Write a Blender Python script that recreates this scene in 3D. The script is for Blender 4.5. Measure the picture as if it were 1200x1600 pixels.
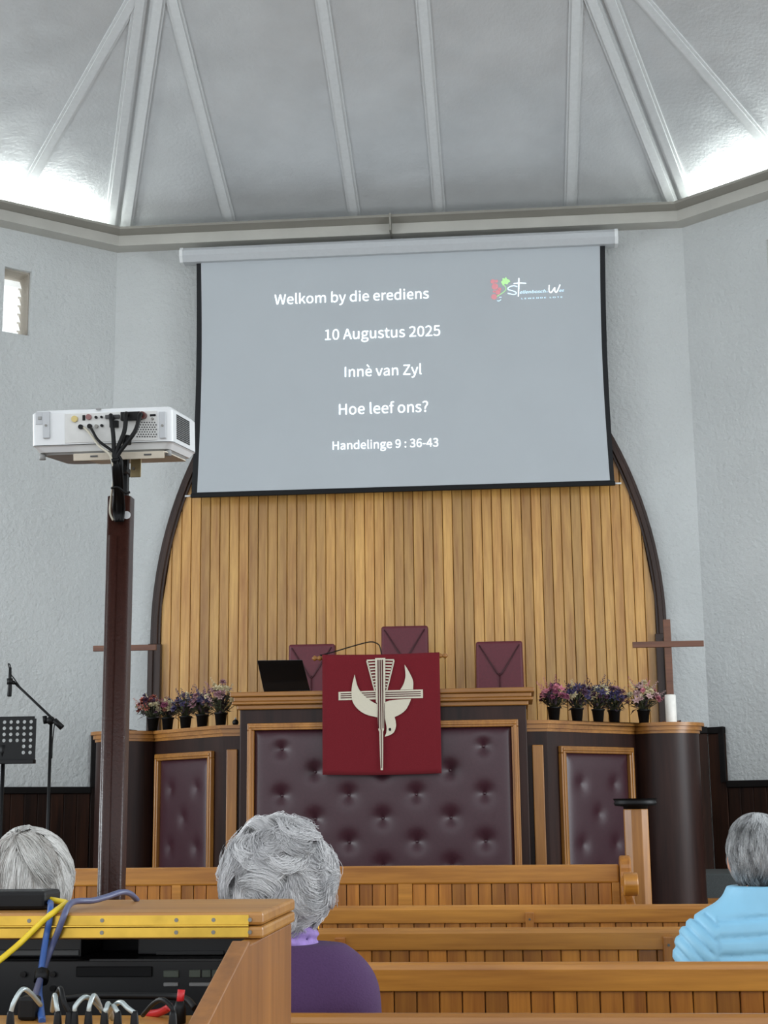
import bpy, bmesh, math, random
import numpy as np
from mathutils import Vector, Matrix

random.seed(7)
RNG = np.random.default_rng(7)
for o in list(bpy.data.objects):
    bpy.data.objects.remove(o)
SC = bpy.context.scene
COL = SC.collection
rad = math.radians

# ------------------------------------------------------------------ camera
F = 2300.0
PITCH, YAW, ROLL, EYE = rad(11.3), rad(5.0), 0.0111, 1.25
FWD = np.array([-math.sin(YAW) * math.cos(PITCH), math.cos(YAW) * math.cos(PITCH), math.sin(PITCH)])
R0 = np.array([math.cos(YAW), math.sin(YAW), 0.0])
U0 = np.cross(R0, FWD)
RIGHT = R0 * math.cos(ROLL) - U0 * math.sin(ROLL)
UP = U0 * math.cos(ROLL) + R0 * math.sin(ROLL)
CAM = np.array([0, 0, EYE])
cd = bpy.data.cameras.new('camera')
cam = bpy.data.objects.new('camera', cd)
COL.objects.link(cam)
cd.sensor_fit = 'VERTICAL'
cd.sensor_height = 36.0
cd.lens = 36.0 * F / 1600.0
cd.clip_end = 200
M = Matrix(((RIGHT[0], UP[0], -FWD[0], 0), (RIGHT[1], UP[1], -FWD[1], 0), (RIGHT[2], UP[2], -FWD[2], EYE), (0, 0, 0, 1)))
cam.matrix_world = M
SC.camera = cam

def ray(x, y): return FWD * F + RIGHT * (x - 600) - UP * (y - 800)
def atY(x, y, Y):
    d = ray(x, y); return CAM + d * (Y / d[1])
def atZ(x, y, Z):
    d = ray(x, y); return CAM + d * ((Z - EYE) / d[2])
def atX(x, y, X):
    d = ray(x, y); return CAM + d * (X / d[0])
def atP(x, y, p, n):
    d = ray(x, y); return CAM + d * (np.dot(np.array(p) - CAM, n) / np.dot(d, n))

# ------------------------------------------------------------------ light
w = bpy.data.worlds.new('world'); SC.world = w; w.use_nodes = True
w.node_tree.nodes['Background'].inputs[0].default_value = (0.90, 0.95, 1.0, 1)
w.node_tree.nodes['Background'].inputs[1].default_value = 0.78
SC.view_settings.view_transform = 'Standard'
SC.view_settings.look = 'None'
SC.view_settings.exposure = 1.1
SC.view_settings.gamma = 1.0

# room plan: a nine sided hall, side 0 is the wall with the arch
XC, WY, HALF = -0.95, 12.3, 2.515
AP = HALF / math.tan(rad(20)); OY = WY - AP
def corner(k, d=0.0):           # corner k lies between side k-1 and side k (sides counted clockwise), offset d inwards
    a = rad(90 + 20 - 40 * k); r = (AP - d) / math.cos(rad(20))
    return np.array([XC + r * math.cos(a), OY + r * math.sin(a)])
def side_pt(k, t, d=0.0, z=0.0):  # point on side k, t metres from its left end, d in front of it
    a, b = corner(k), corner(k + 1)
    u = (b - a) / np.linalg.norm(b - a); n = np.array([u[1], -u[0]])
    p = a + u * t + n * d
    return np.array([p[0], p[1], z])
def side_ang(k): return rad(-40 * k)
def area(name, loc, size, sizey, energy, direction, color=(1, 1, 1)):
    l = bpy.data.lights.new(name, 'AREA'); l.shape = 'RECTANGLE'; l.size = size; l.size_y = sizey
    l.energy = energy; l.color = color
    o = bpy.data.objects.new(name, l); COL.objects.link(o); o.location = loc
    o.rotation_euler = Vector(direction).to_track_quat('-Z', 'Y').to_euler()
    return o
# added fill panels for unseen daylight from the sides; these walls have no windows
p = side_pt(-2, 2.3, .25, 2.3); area('window_light_left', p, 3.4, 2.4, 135, (1, -.1, -.12), (.88, .95, 1))
p = side_pt(2, 2.7, .25, 2.3); area('window_light_right', p, 3.4, 2.4, 135, (-1, -.1, -.12), (.88, .95, 1))
# fluorescent cove lamps lying in the cornice trough of the canted walls
def cove(k, energy):
    l = bpy.data.lights.new('cove_lamp', 'AREA'); l.shape = 'RECTANGLE'; l.size = 4.5; l.size_y = .05; l.energy = energy
    l.color = (.93, 1, .98)
    o = bpy.data.objects.new('cove_lamp', l); COL.objects.link(o)
    p = side_pt(k, 2.515, .10, 6.288); o.location = p
    o.rotation_euler = (rad(180), 0, side_ang(k))
for k in (-1, 1): cove(k, 24)
for k in (-2, 2): cove(k, 24)

# ------------------------------------------------------------------ materials
def s2l(c):
    c = c / 255.0
    return c / 12.92 if c <= .04045 else ((c + .055) / 1.055) ** 2.4
def S(r, g, b): return (s2l(r), s2l(g), s2l(b), 1)
MATS = {}
def newmat(name):
    m = bpy.data.materials.new(name); m.use_nodes = True; MATS[name] = m
    nt = m.node_tree; b = nt.nodes['Principled BSDF']
    return m, nt, b
def vcoord(nt, scale=(1, 1, 1), rnd=True):
    tc = nt.nodes.new('ShaderNodeTexCoord'); mp = nt.nodes.new('ShaderNodeMapping')
    mp.inputs['Scale'].default_value = scale
    if rnd:
        oi = nt.nodes.new('ShaderNodeObjectInfo'); mu = nt.nodes.new('ShaderNodeMath'); mu.operation = 'MULTIPLY'
        mu.inputs[1].default_value = 37.0; nt.links.new(oi.outputs['Random'], mu.inputs[0])
        ad = nt.nodes.new('ShaderNodeVectorMath'); ad.operation = 'ADD'
        nt.links.new(tc.outputs['Object'], ad.inputs[0]); nt.links.new(mu.outputs[0], ad.inputs[1])
        nt.links.new(ad.outputs[0], mp.inputs['Vector'])
    else:
        nt.links.new(tc.outputs['Object'], mp.inputs['Vector'])
    return mp.outputs[0]
def noise(nt, vec, scale, detail=5, rough=.55):
    n = nt.nodes.new('ShaderNodeTexNoise'); n.inputs['Scale'].default_value = scale
    n.inputs['Detail'].default_value = detail; n.inputs['Roughness'].default_value = rough
    nt.links.new(vec, n.inputs['Vector']); return n.outputs['Fac']
def ramp(nt, fac, stops):
    r = nt.nodes.new('ShaderNodeValToRGB'); e = r.color_ramp.elements
    while len(e) < len(stops): e.new(.5)
    for el, (p, c) in zip(e, stops): el.position = p; el.color = c
    nt.links.new(fac, r.inputs[0]); return r.outputs[0]
def bump(nt, b, fac, strength, dist):
    bp = nt.nodes.new('ShaderNodeBump'); bp.inputs['Strength'].default_value = strength; bp.inputs['Distance'].default_value = dist
    nt.links.new(fac, bp.inputs['Height']); nt.links.new(bp.outputs[0], b.inputs['Normal'])
def plain(name, c, rough=.5, metal=0, var=.06, scale=30, bmp=0, coat=0, spec=.5, emit=0):
    m, nt, b = newmat(name)
    v = vcoord(nt); f = noise(nt, v, scale, 3)
    c0 = tuple(x * (1 - var) for x in c[:3]) + (1,); c1 = tuple(min(1, x * (1 + var)) for x in c[:3]) + (1,)
    nt.links.new(ramp(nt, f, [(.3, c0), (.7, c1)]), b.inputs['Base Color'])
    b.inputs['Roughness'].default_value = rough; b.inputs['Metallic'].default_value = metal
    b.inputs['Coat Weight'].default_value = coat; b.inputs['Specular IOR Level'].default_value = spec
    if emit:
        b.inputs['Emission Color'].default_value = c; b.inputs['Emission Strength'].default_value = emit
    if bmp: bump(nt, b, f, bmp, .002)
    return m
def wood(name, ca, cb, axis, rough=.4, fine=60, coat=.15, vary=.35, bmp=.15, spec=.5):
    m, nt, b = newmat(name)
    sc = [1, 1, 1]; sc[axis] = .06
    v = vcoord(nt, tuple(sc))
    f = noise(nt, v, fine, 6, .6)
    sc2 = [1, 1, 1]; sc2[axis] = .12
    v2 = vcoord(nt, tuple(sc2)); f2 = noise(nt, v2, fine * .18, 3, .5)
    mx = nt.nodes.new('ShaderNodeMath'); mx.operation = 'MULTIPLY_ADD'; mx.inputs[1].default_value = .55
    ad = nt.nodes.new('ShaderNodeMath'); ad.operation = 'MULTIPLY'; ad.inputs[1].default_value = .45
    nt.links.new(f, ad.inputs[0]); nt.links.new(f2, mx.inputs[0]); nt.links.new(ad.outputs[0], mx.inputs[2])
    col = ramp(nt, mx.outputs[0], [(.32, ca), (.66, cb)])
    oi = nt.nodes.new('ShaderNodeObjectInfo')
    mr = nt.nodes.new('ShaderNodeMapRange'); mr.inputs['To Min'].default_value = 1 - vary; mr.inputs['To Max'].default_value = 1 + vary * .35
    nt.links.new(oi.outputs['Random'], mr.inputs['Value'])
    vm = nt.nodes.new('ShaderNodeVectorMath'); vm.operation = 'SCALE'
    nt.links.new(col, vm.inputs[0]); nt.links.new(mr.outputs[0], vm.inputs['Scale'])
    nt.links.new(vm.outputs[0], b.inputs['Base Color'])
    b.inputs['Roughness'].default_value = rough; b.inputs['Coat Weight'].default_value = coat; b.inputs['Coat Roughness'].default_value = .25; b.inputs['Specular IOR Level'].default_value = spec
    bump(nt, b, f, bmp, .001)
    return m

def plaster(name, c, scale=28, strength=.5):
    m, nt, b = newmat(name)
    v = vcoord(nt, rnd=False); f = noise(nt, v, scale, 4, .6); g = noise(nt, v, .8, 3, .6)
    c0 = tuple(x * .93 for x in c[:3]) + (1,); c1 = tuple(min(1, x * 1.05) for x in c[:3]) + (1,)
    nt.links.new(ramp(nt, g, [(.3, c0), (.7, c1)]), b.inputs['Base Color'])
    b.inputs['Roughness'].default_value = .75
    bump(nt, b, f, strength, .02)
    return m
WALL = plaster('wall_plaster', S(202, 205, 204), 26, .8)
m, nt, b = newmat('ceiling_paint')
v = vcoord(nt, rnd=False); f = noise(nt, v, 1.6, 4); g = noise(nt, v, 35, 4)
nt.links.new(ramp(nt, f, [(.3, S(200, 202, 203)), (.7, S(216, 218, 219))]), b.inputs['Base Color'])
b.inputs['Roughness'].default_value = .36; b.inputs['Metallic'].default_value = .35
wv = noise(nt, v, 1.5, 2); wm = nt.nodes.new('ShaderNodeMath'); wm.operation = 'MULTIPLY_ADD'; wm.inputs[1].default_value = 9.0
nt.links.new(wv, wm.inputs[0]); nt.links.new(g, wm.inputs[2])
bump(nt, b, wm.outputs[0], .35, .012)
CEIL = m
RIB = plain('rib_paint', S(206, 208, 208), .4, var=.04)
CORNICE = plain('cornice_paint', S(182, 180, 172), .55, var=.05, scale=4)
PLANK = wood('golden_oak_plank', S(168, 112, 48), S(222, 172, 94), 2, .34, 55, .3, .3)
PEWZ = wood('pew_slat_wood', S(138, 78, 20), S(200, 132, 48), 2, .38, 60, .25, .32)
PEWX = wood('pew_rail_wood', S(148, 90, 24), S(206, 142, 56), 0, .32, 50, .35, .18)
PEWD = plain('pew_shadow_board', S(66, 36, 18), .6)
TRIMX = wood('oak_trim_horizontal', S(126, 78, 26), S(174, 118, 50), 0, .4, 60, .2, .15)
TRIMZ = wood('oak_trim_vertical', S(126, 78, 26), S(174, 118, 50), 2, .4, 60, .2, .15)
WALNUT = wood('dark_walnut', S(28, 15, 12), S(54, 32, 26), 2, .42, 50, .0, .12, spec=.28)
DADO = wood('dark_dado_board', S(24, 12, 7), S(60, 33, 19), 2, .6, 50, .0, .5, spec=.2)
BLACKTRIM = plain('black_trim_paint', S(14, 10, 9), .6, spec=.2)
ARCHM = wood('arch_moulding_wood', S(34, 21, 16), S(64, 43, 34), 2, .38, 40, .05, .1, spec=.35)
LEATHER = plain('maroon_leather', S(56, 24, 34), .40, var=.12, scale=60, bmp=.15, spec=.6)
CHAIRL = plain('chair_leather', S(92, 24, 38), .45, var=.1, scale=60, bmp=.15)
CHAIRS = plain('chair_seam', S(62, 12, 22), .5)
BANNER = plain('banner_wool', S(106, 7, 22), .95, var=.12, scale=300, bmp=.6)
CREAM = plain('banner_cream', S(205, 198, 178), .9, var=.05, scale=300, bmp=.4)
BANDK = plain('banner_dark_stripe', S(70, 6, 18), .9)
WHITEPL = plain('white_plastic', S(226, 228, 228), .35, var=.02)
WHITEMT = plain('white_metal', S(188, 191, 193), .4, var=.02)
GREYPL = plain('grey_plastic', S(150, 150, 148), .45)
BLACK = plain('black_plastic', S(12, 12, 13), .5, spec=.25)
BLACKG = plain('black_gloss', S(10, 10, 11), .22)
BLACKFAB = plain('black_border_fabric', S(20, 21, 24), .8)
SCREENF = plain('screen_fabric', S(184, 190, 194), .85, var=.015, scale=2)
TEXTM = plain('projected_white', S(240, 250, 255), .8, var=0, emit=.75)
TEXTB = plain('projected_pale_blue', S(205, 235, 255), .8, var=0, emit=.5)
GRAPE = plain('projected_grape', S(206, 140, 146), .8, var=.08, scale=20, emit=.2)
LEAFP = plain('projected_leaf', S(170, 225, 150), .8, var=.05, emit=.3)
POLE = plain('hammered_brown_paint', S(52, 27, 21), .36, var=.15, scale=160, bmp=.5, coat=0, spec=.3)
STEEL = plain('steel', S(120, 118, 112), .3, .9)
BRASS = plain('brass', S(206, 168, 70), .32, .85, var=.15, scale=25)
PLATE = plain('bracket_plate', S(196, 186, 168), .45)
DESKX = wood('desk_wood_horizontal', S(154, 102, 44), S(200, 146, 72), 0, .42, 60, .15, .06)
DESKZ = wood('desk_wood_vertical', S(122, 74, 28), S(170, 112, 52), 2, .42, 60, .15, .06)
DEVICE = plain('device_black', S(24, 24, 25), .35)
DEVGREY = plain('device_grey', S(62, 62, 62), .4)
DISPLAY = plain('device_display', S(96, 104, 92), .3)
BLUE = plain('blue_cable_jacket', S(52, 88, 152), .4)
GREYBLUE = plain('grey_blue_cable', S(84, 90, 124), .4)
YELLOW = plain('yellow_cable_jacket', S(236, 204, 44), .4)
REDC = plain('red_cable_jacket', S(190, 30, 36), .4)
CLEAR = plain('silver_cable_jacket', S(178, 188, 188), .25, .4)
CARPET = plain('grey_carpet', S(74, 78, 78), .95, var=.2, scale=200, bmp=.5)
FLOOR = plain('floor_vinyl', S(96, 82, 70), .5, var=.1, scale=6)
WAX = plain('candle_wax', S(238, 236, 228), .5)
POT = plain('pot_plastic', S(12, 13, 15), .5, spec=.3)
CROSSW = wood('cross_wood', S(82, 48, 32), S(122, 78, 54), 0, .45, 60, .05, .05)
LOUVRE = plain('frosted_louvre', S(225, 230, 230), .3, emit=.4)
REVEAL = plaster('window_reveal', S(176, 168, 156), 30, .5)
SKIN = plain('skin', S(206, 150, 124), .5, var=.06)
PURPLE = plain('purple_wool', S(78, 52, 90), .95, var=.08, scale=250, bmp=.5)
LILAC = plain('lilac_scarf', S(150, 124, 186), .8, var=.25, scale=40)
SKYBLUE = plain('blue_nylon', S(146, 206, 236), .5, var=.03, scale=20)
GREYCOAT = plain('grey_knit', S(110, 112, 118), .9)
DARKTR = plain('dark_trousers', S(44, 46, 54), .9)
SHOE = plain('shoe_leather', S(24, 20, 18), .4)
GOLD = plain('gold', S(210, 160, 60), .25, 1)

# ------------------------------------------------------------------ mesh helpers
class MB:
    def __init__(self): self.v = []; self.f = []; self.s = []
    def add(self, vs, fs, smooth=False):
        n = len(self.v); self.v += [tuple(map(float, p)) for p in vs]
        self.f += [tuple(i + n for i in f) for f in fs]; self.s += [smooth] * len(fs); return self
    def box(self, x0, x1, y0, y1, z0, z1):
        vs = [(x, y, z) for z in (z0, z1) for y in (y0, y1) for x in (x0, x1)]
        return self.add(vs, [(0, 2, 3, 1), (4, 5, 7, 6), (0, 1, 5, 4), (2, 6, 7, 3), (0, 4, 6, 2), (1, 3, 7, 5)])
    def hexa(self, a, b):          # two matching quads a (bottom loop) and b (top loop)
        return self.add(list(a) + list(b), [(3, 2, 1, 0), (4, 5, 6, 7), (0, 1, 5, 4), (1, 2, 6, 5), (2, 3, 7, 6), (3, 0, 4, 7)])
    def prism(self, loop, ext, smooth=False):
        n = len(loop); ext = np.array(ext, float)
        top = [tuple(np.array(p, float) + ext) for p in loop]
        fs = [tuple(reversed(range(n))), tuple(range(n, 2 * n))]
        self.add(list(loop) + top, fs)
        m = len(self.v) - 2 * n
        for i in range(n):
            j = (i + 1) % n; self.f.append((m + i, m + j, m + n + j, m + n + i)); self.s.append(smooth)
        return self
    def sweep(self, prof_pts, closed=True, cap=True):   # list of loops
        n = len(prof_pts[0]); m = len(self.v)
        for lp in prof_pts: self.v += [tuple(map(float, p)) for p in lp]
        for k in range(len(prof_pts) - 1):
            for i in range(n if closed else n - 1):
                j = (i + 1) % n
                self.f.append((m + k * n + i, m + k * n + j, m + (k + 1) * n + j, m + (k + 1) * n + i)); self.s.append(False)
        if cap and closed:
            self.f.append(tuple(m + i for i in reversed(range(n)))); self.s.append(False)
            e = m + (len(prof_pts) - 1) * n
            self.f.append(tuple(e + i for i in range(n))); self.s.append(False)
        return self
    def tube(self, path, r, n=8, cap=True):
        P = [np.array(p, float) for p in path]; k = len(P)
        rs = r if hasattr(r, '__len__') else [r] * k
        m = len(self.v); prev = None
        for i in range(k):
            t = P[min(i + 1, k - 1)] - P[max(i - 1, 0)]; t /= (np.linalg.norm(t) + 1e-9)
            if prev is None:
                a = np.array([0, 0, 1.0]) if abs(t[2]) < .9 else np.array([1.0, 0, 0])
                u = np.cross(a, t)
            else: u = prev - t * np.dot(prev, t)
            u /= (np.linalg.norm(u) + 1e-9); prev = u; w_ = np.cross(t, u)
            for j in range(n):
                a = 2 * math.pi * j / n; self.v.append(tuple(P[i] + rs[i] * (math.cos(a) * u + math.sin(a) * w_)))
        for i in range(k - 1):
            for j in range(n):
                q = (j + 1) % n
                self.f.append((m + i * n + j, m + i * n + q, m + (i + 1) * n + q, m + (i + 1) * n + j)); self.s.append(True)
        if cap:
            self.f.append(tuple(m + j for j in reversed(range(n)))); self.s.append(False)
            self.f.append(tuple(m + (k - 1) * n + j for j in range(n))); self.s.append(False)
        return self
    def lathe(self, prof, c=(0, 0, 0), n=20, smooth=True):   # prof: (r, z) upwards
        m = len(self.v)
        for r, z in prof:
            for j in range(n):
                a = 2 * math.pi * j / n; self.v.append((c[0] + r * math.cos(a), c[1] + r * math.sin(a), c[2] + z))
        for i in range(len(prof) - 1):
            for j in range(n):
                q = (j + 1) % n
                self.f.append((m + i * n + j, m + i * n + q, m + (i + 1) * n + q, m + (i + 1) * n + j)); self.s.append(smooth)
        self.f.append(tuple(m + j for j in reversed(range(n)))); self.s.append(False)
        e = m + (len(prof) - 1) * n; self.f.append(tuple(e + j for j in range(n))); self.s.append(False)
        return self
    def rotx(self, pivot, ang):
        c_, s_ = math.cos(ang), math.sin(ang)
        self.v = [(x, pivot[1] + (y - pivot[1]) * c_ - (z - pivot[2]) * s_, pivot[2] + (y - pivot[1]) * s_ + (z - pivot[2]) * c_) for x, y, z in self.v]
        return self
    def disc(self, c, r, n=14, ax=1, th=.002):      # short cylinder along axis ax (0,1,2)
        lp = []
        for j in range(n):
            a = 2 * math.pi * j / n; u, v_ = r * math.cos(a), r * math.sin(a)
            lp.append({0: (c[0], c[1] + u, c[2] + v_), 1: (c[0] + u, c[1], c[2] + v_), 2: (c[0] + u, c[1] + v_, c[2])}[ax])
        e = [0, 0, 0]; e[ax] = th
        return self.prism(lp, e)
    def ball(self, c, r, n=10, m_=7, sc=(1, 1, 1)):
        vs = []; fs = []
        for i in range(m_ + 1):
            t = math.pi * i / m_
            for j in range(n):
                a = 2 * math.pi * j / n
                vs.append((c[0] + sc[0] * r * math.sin(t) * math.cos(a), c[1] + sc[1] * r * math.sin(t) * math.sin(a), c[2] + sc[2] * r * math.cos(t)))
        for i in range(m_):
            for j in range(n):
                q = (j + 1) % n; fs.append((i * n + j, (i + 1) * n + j, (i + 1) * n + q, i * n + q))
        return self.add(vs, fs, True)
    def mesh(self, name, mat, origin=(0, 0, 0)):
        me = bpy.data.meshes.new(name); o = np.array(origin, float)
        me.from_pydata([tuple(np.array(p) - o) for p in self.v], [], self.f)
        me.polygons.foreach_set('use_smooth', self.s)
        if mat: me.materials.append(mat)
        bm = bmesh.new(); bm.from_mesh(me); bmesh.ops.recalc_face_normals(bm, faces=bm.faces); bm.to_mesh(me); bm.free()
        me.update(); return me
    def obj(self, name, mat, parent=None, origin=None, bevel=0, seg=2, soft=0):
        if origin is None: origin = parent['_o'] if (parent is not None and '_o' in parent) else (0, 0, 0)
        o = bpy.data.objects.new(name, self.mesh(name, mat, origin)); COL.objects.link(o)
        if parent is not None: o.parent = parent; o['_o'] = tuple(map(float, origin))
        else: o.location = tuple(map(float, origin)); o['_o'] = tuple(map(float, origin))
        if soft:
            o.data.polygons.foreach_set('use_smooth', [True] * len(o.data.polygons)); o.data.set_sharp_from_angle(angle=rad(soft))
        if bevel:
            md = o.modifiers.new('bevel', 'BEVEL'); md.width = bevel; md.segments = seg; md.limit_method = 'ANGLE'
            md.angle_limit = rad(40)
        return o
def tag(o, label, cat, group=None, kind=None):
    o['label'] = label
    if cat: o['category'] = cat
    if group: o['group'] = group
    if kind: o['kind'] = kind
    return o
def thing(name, label, cat, base, group=None, rotz=0):
    o = bpy.data.objects.new(name, None); COL.objects.link(o)
    o.location = tuple(map(float, base)); o['_o'] = tuple(map(float, base)); o.rotation_euler = (0, 0, rotz); o.empty_display_size = .1
    return tag(o, label, cat, group)
def struct(o, label=None):
    o['kind'] = 'structure'
    if label: o['label'] = label
    return o
def inst(src, parent, off, rotz=None):      # copy of a part sharing its mesh, moved by off
    c = src.copy(); COL.objects.link(c); c.parent = parent
    c.location = Vector(src.location) + Vector(off)
    if rotz is not None: c.rotation_euler[2] = rotz
    return c
def smooth_path(pts, k=6):
    P = [np.array(p, float) for p in pts]; P = [2 * P[0] - P[1]] + P + [2 * P[-1] - P[-2]]; out = []
    for i in range(1, len(P) - 2):
        for t in np.linspace(0, 1, k, endpoint=False):
            a, b_, c, d = P[i - 1], P[i], P[i + 1], P[i + 2]
            out.append(.5 * (2 * b_ + (c - a) * t + (2 * a - 5 * b_ + 4 * c - d) * t * t + (3 * b_ - a - 3 * c + d) * t ** 3))
    out.append(P[-2]); return out
FONT = None
try:
    import os
    FONT = bpy.data.fonts.load(os.path.join(bpy.utils.system_resource('DATAFILES'), 'fonts', 'Noto Sans CJK Regular.woff2'))
except Exception:
    FONT = None
def text_mesh(string, shear=0, space=1.0):
    cu = bpy.data.curves.new('txt', 'FONT'); cu.body = string; cu.size = 1; cu.shear = shear; cu.resolution_u = 4; cu.space_character = space
    if FONT: cu.font = FONT
    to = bpy.data.objects.new('txt', cu); COL.objects.link(to)
    dg = bpy.context.evaluated_depsgraph_get(); dg.update()
    me = bpy.data.meshes.new_from_object(to.evaluated_get(dg)); bpy.data.objects.remove(to); bpy.data.curves.remove(cu)
    n = len(me.vertices); co = np.zeros(n * 3); me.vertices.foreach_get('co', co)
    return me, co.reshape(-1, 3)
def text_obj(string, mat, parent, p0, p1, name, shear=0, depth_off=.003, height=None, space=1.0, split=True):
    """flat lettering whose baseline runs from p0 to p1 (world points on the plane Y = const)"""
    full, cof = text_mesh(string, shear, space); x0, x1 = cof[:, 0].min(), cof[:, 0].max(); sx = (p1[0] - p0[0]) / (x1 - x0)
    sz = sx if height is None else height
    words = [w_ for w_ in string.split(' ') if w_] if split else [string]
    pos = 0; edge = -1e9
    for w_ in words:
        pos = string.index(w_, pos) + len(w_)
        end = text_mesh(string[:pos], shear, space)[1][:, 0].max() + 1e-3
        bm = bmesh.new(); bm.from_mesh(full)
        bmesh.ops.delete(bm, geom=[f for f in bm.faces if not (edge < f.calc_center_median().x <= end)], context='FACES')
        bmesh.ops.delete(bm, geom=[v_ for v_ in bm.verts if not v_.link_faces], context='VERTS')
        for v_ in bm.verts:
            x, y = v_.co.x, v_.co.y
            v_.co = (p0[0] + (x - x0) * sx - parent['_o'][0], p0[1] - depth_off - parent['_o'][1], p0[2] + (p1[2] - p0[2]) * (x - x0) / (x1 - x0) + y * sz - parent['_o'][2])
        edge = end
        me = bpy.data.meshes.new(name); bm.to_mesh(me); bm.free(); me.materials.append(mat)
        o = bpy.data.objects.new(name, me); COL.objects.link(o); o.parent = parent
def ribbon(pts, wd, y, closed=False):
    """flat stroke in the XZ plane"""
    mb = MB(); P = [np.array(p, float) for p in pts]; vs = []
    for i, p in enumerate(P):
        t = P[min(i + 1, len(P) - 1)] - P[max(i - 1, 0)]; t /= np.linalg.norm(t) + 1e-9; nrm = np.array([-t[1], t[0]])
        for sgn in (-1, 1):
            q = p + nrm * wd * .5 * sgn; vs.append((q[0], y, q[1]))
    return mb.add(vs, [(2 * i, 2 * i + 1, 2 * i + 3, 2 * i + 2) for i in range(len(P) - 1)])

# ================================================================== SETTING
fl = MB().box(-9, 9, -3, 12.6, -.1, 0).obj('floor', FLOOR); struct(fl)
# ---- walls, with a louvre window in each canted wall
WT = .30; WH = 6.42
def wall(k, name, hole=None):
    mb = MB(); L = 2 * HALF
    def blk(t0, t1, z0, z1):
        a = [side_pt(k, t0, 0, z0), side_pt(k, t1, 0, z0), side_pt(k, t1, -WT, z0), side_pt(k, t0, -WT, z0)]
        b_ = [p + np.array([0, 0, z1 - z0]) for p in a]; mb.hexa(a, b_)
    if hole:
        t0, t1, z0, z1 = hole
        blk(-.1, t0, 0, WH); blk(t1, L + .1, 0, WH); blk(t0, t1, 0, z0); blk(t0, t1, z1, WH)
    else: blk(-.1, L + .1, 0, WH)
    return struct(mb.obj(name, WALL))
HL = (2 * HALF - 1.035, 2 * HALF - .795, 5.245, 5.825); HR = (.80, 1.04, 5.245, 5.825)
wall(0, 'wall_back'); wall(-1, 'wall_left', HL); wall(1, 'wall_right', HR)
wall(-2, 'wall_left_side'); wall(2, 'wall_right_side')
for n, (k, h) in enumerate(((-1, HL), (1, HR))):
    t0, t1, z0, z1 = h
    base = side_pt(k, (t0 + t1) / 2, -WT, z0)
    wd = struct(thing('window_%d' % (n + 1), '', None, base)); wd['label'] = 'narrow white louvre window high in the canted wall'
    if 'category' in wd: del wd['category']
    e = .004
    mb = MB()
    for (a, b_, c, d) in ((t0 + .0, t0 + .012, z0, z1), (t1 - .012, t1, z0, z1), (t0, t1, z0, z0 + .012), (t0, t1, z1 - .012, z1)):
        q = [side_pt(k, a + e, -.04, c), side_pt(k, b_ - e if b_ > a + .02 else b_, -.04, c), side_pt(k, b_, -WT + .01, c), side_pt(k, a + e, -WT + .01, c)]
        mb.hexa(q, [p + np.array([0, 0, d - c]) for p in q])
    mb.obj('window_frame', REVEAL, wd)
    nl = 7
    for i in range(nl):
        za = z0 + .02 + (z1 - z0 - .04) * i / nl; zb = za + (z1 - z0 - .04) / nl * .97
        a = [side_pt(k, t0 + .014, -.19, za), side_pt(k, t1 - .014, -.19, za), side_pt(k, t1 - .014, -.196, za), side_pt(k, t0 + .014, -.196, za)]
        b_ = [side_pt(k, t0 + .014, -.24, zb), side_pt(k, t1 - .014, -.24, zb), side_pt(k, t1 - .014, -.246, zb), side_pt(k, t0 + .014, -.246, zb)]
        MB().hexa(a, b_).obj('louvre_pane', LOUVRE, wd)
# ---- ceiling: sloping panels that rise to the middle of the hall, with raised ribs
SL = math.tan(rad(20)); ZE = 6.40
apex = np.array([XC, OY, ZE + AP * SL])
ceil = thing('ceiling', '', None, apex); struct(ceil, 'grey sloping ceiling of triangular panels with raised ribs')
def cp(k, t, d, up=0):          # point on the ceiling panel of side k, t along, d metres in from the wall, pushed down by up
    p = side_pt(k, t, d, ZE + d * SL)
    a, b_ = corner(k), corner(k + 1); u = (b_ - a) / np.linalg.norm(b_ - a); n2 = np.array([u[1], -u[0]])
    nrm = np.array([n2[0] * math.sin(rad(20)), n2[1] * math.sin(rad(20)), -math.cos(rad(20))])
    return p + nrm * up
L = 2 * HALF
for k in range(-4, 5):
    a, b_ = cp(k, 0, 0), cp(k, L, 0)
    # wavy sheet: a triangle grid
    mb = MB(); N = 1
    up_ = np.array([0, 0, .06])
    mb.add([a, b_, apex, a + up_, b_ + up_, apex + up_], [(0, 1, 2), (5, 4, 3), (0, 3, 4, 1), (1, 4, 5, 2), (2, 5, 3, 0)])
    mb.obj('ceiling_panel', CEIL, ceil)
def rib(k, ta, da, tb, db, wdt, h, name='rib'):
    A, B = np.array(cp(k, ta, da)), np.array(cp(k, tb, db)); a3 = side_pt(k, 1, 0); b3 = side_pt(k, 0, 0); u = (a3 - b3)
    ax = B - A; ax /= np.linalg.norm(ax); nrm = (cp(k, ta, da, 1) - cp(k, ta, da)); sd = np.cross(ax, nrm); sd /= np.linalg.norm(sd)
    def loop(P):
        return [P - sd * wdt * .5 - nrm * .005, P - sd * wdt * .5 + nrm * h * .55, P - sd * wdt * .3 + nrm * h * .55, P - sd * wdt * .3 + nrm * h,
                P + sd * wdt * .3 + nrm * h, P + sd * wdt * .3 + nrm * h * .55, P + sd * wdt * .5 + nrm * h * .55, P + sd * wdt * .5 - nrm * .005]
    MB().sweep([loop(A), loop(B)]).obj(name, RIB, ceil)
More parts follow.
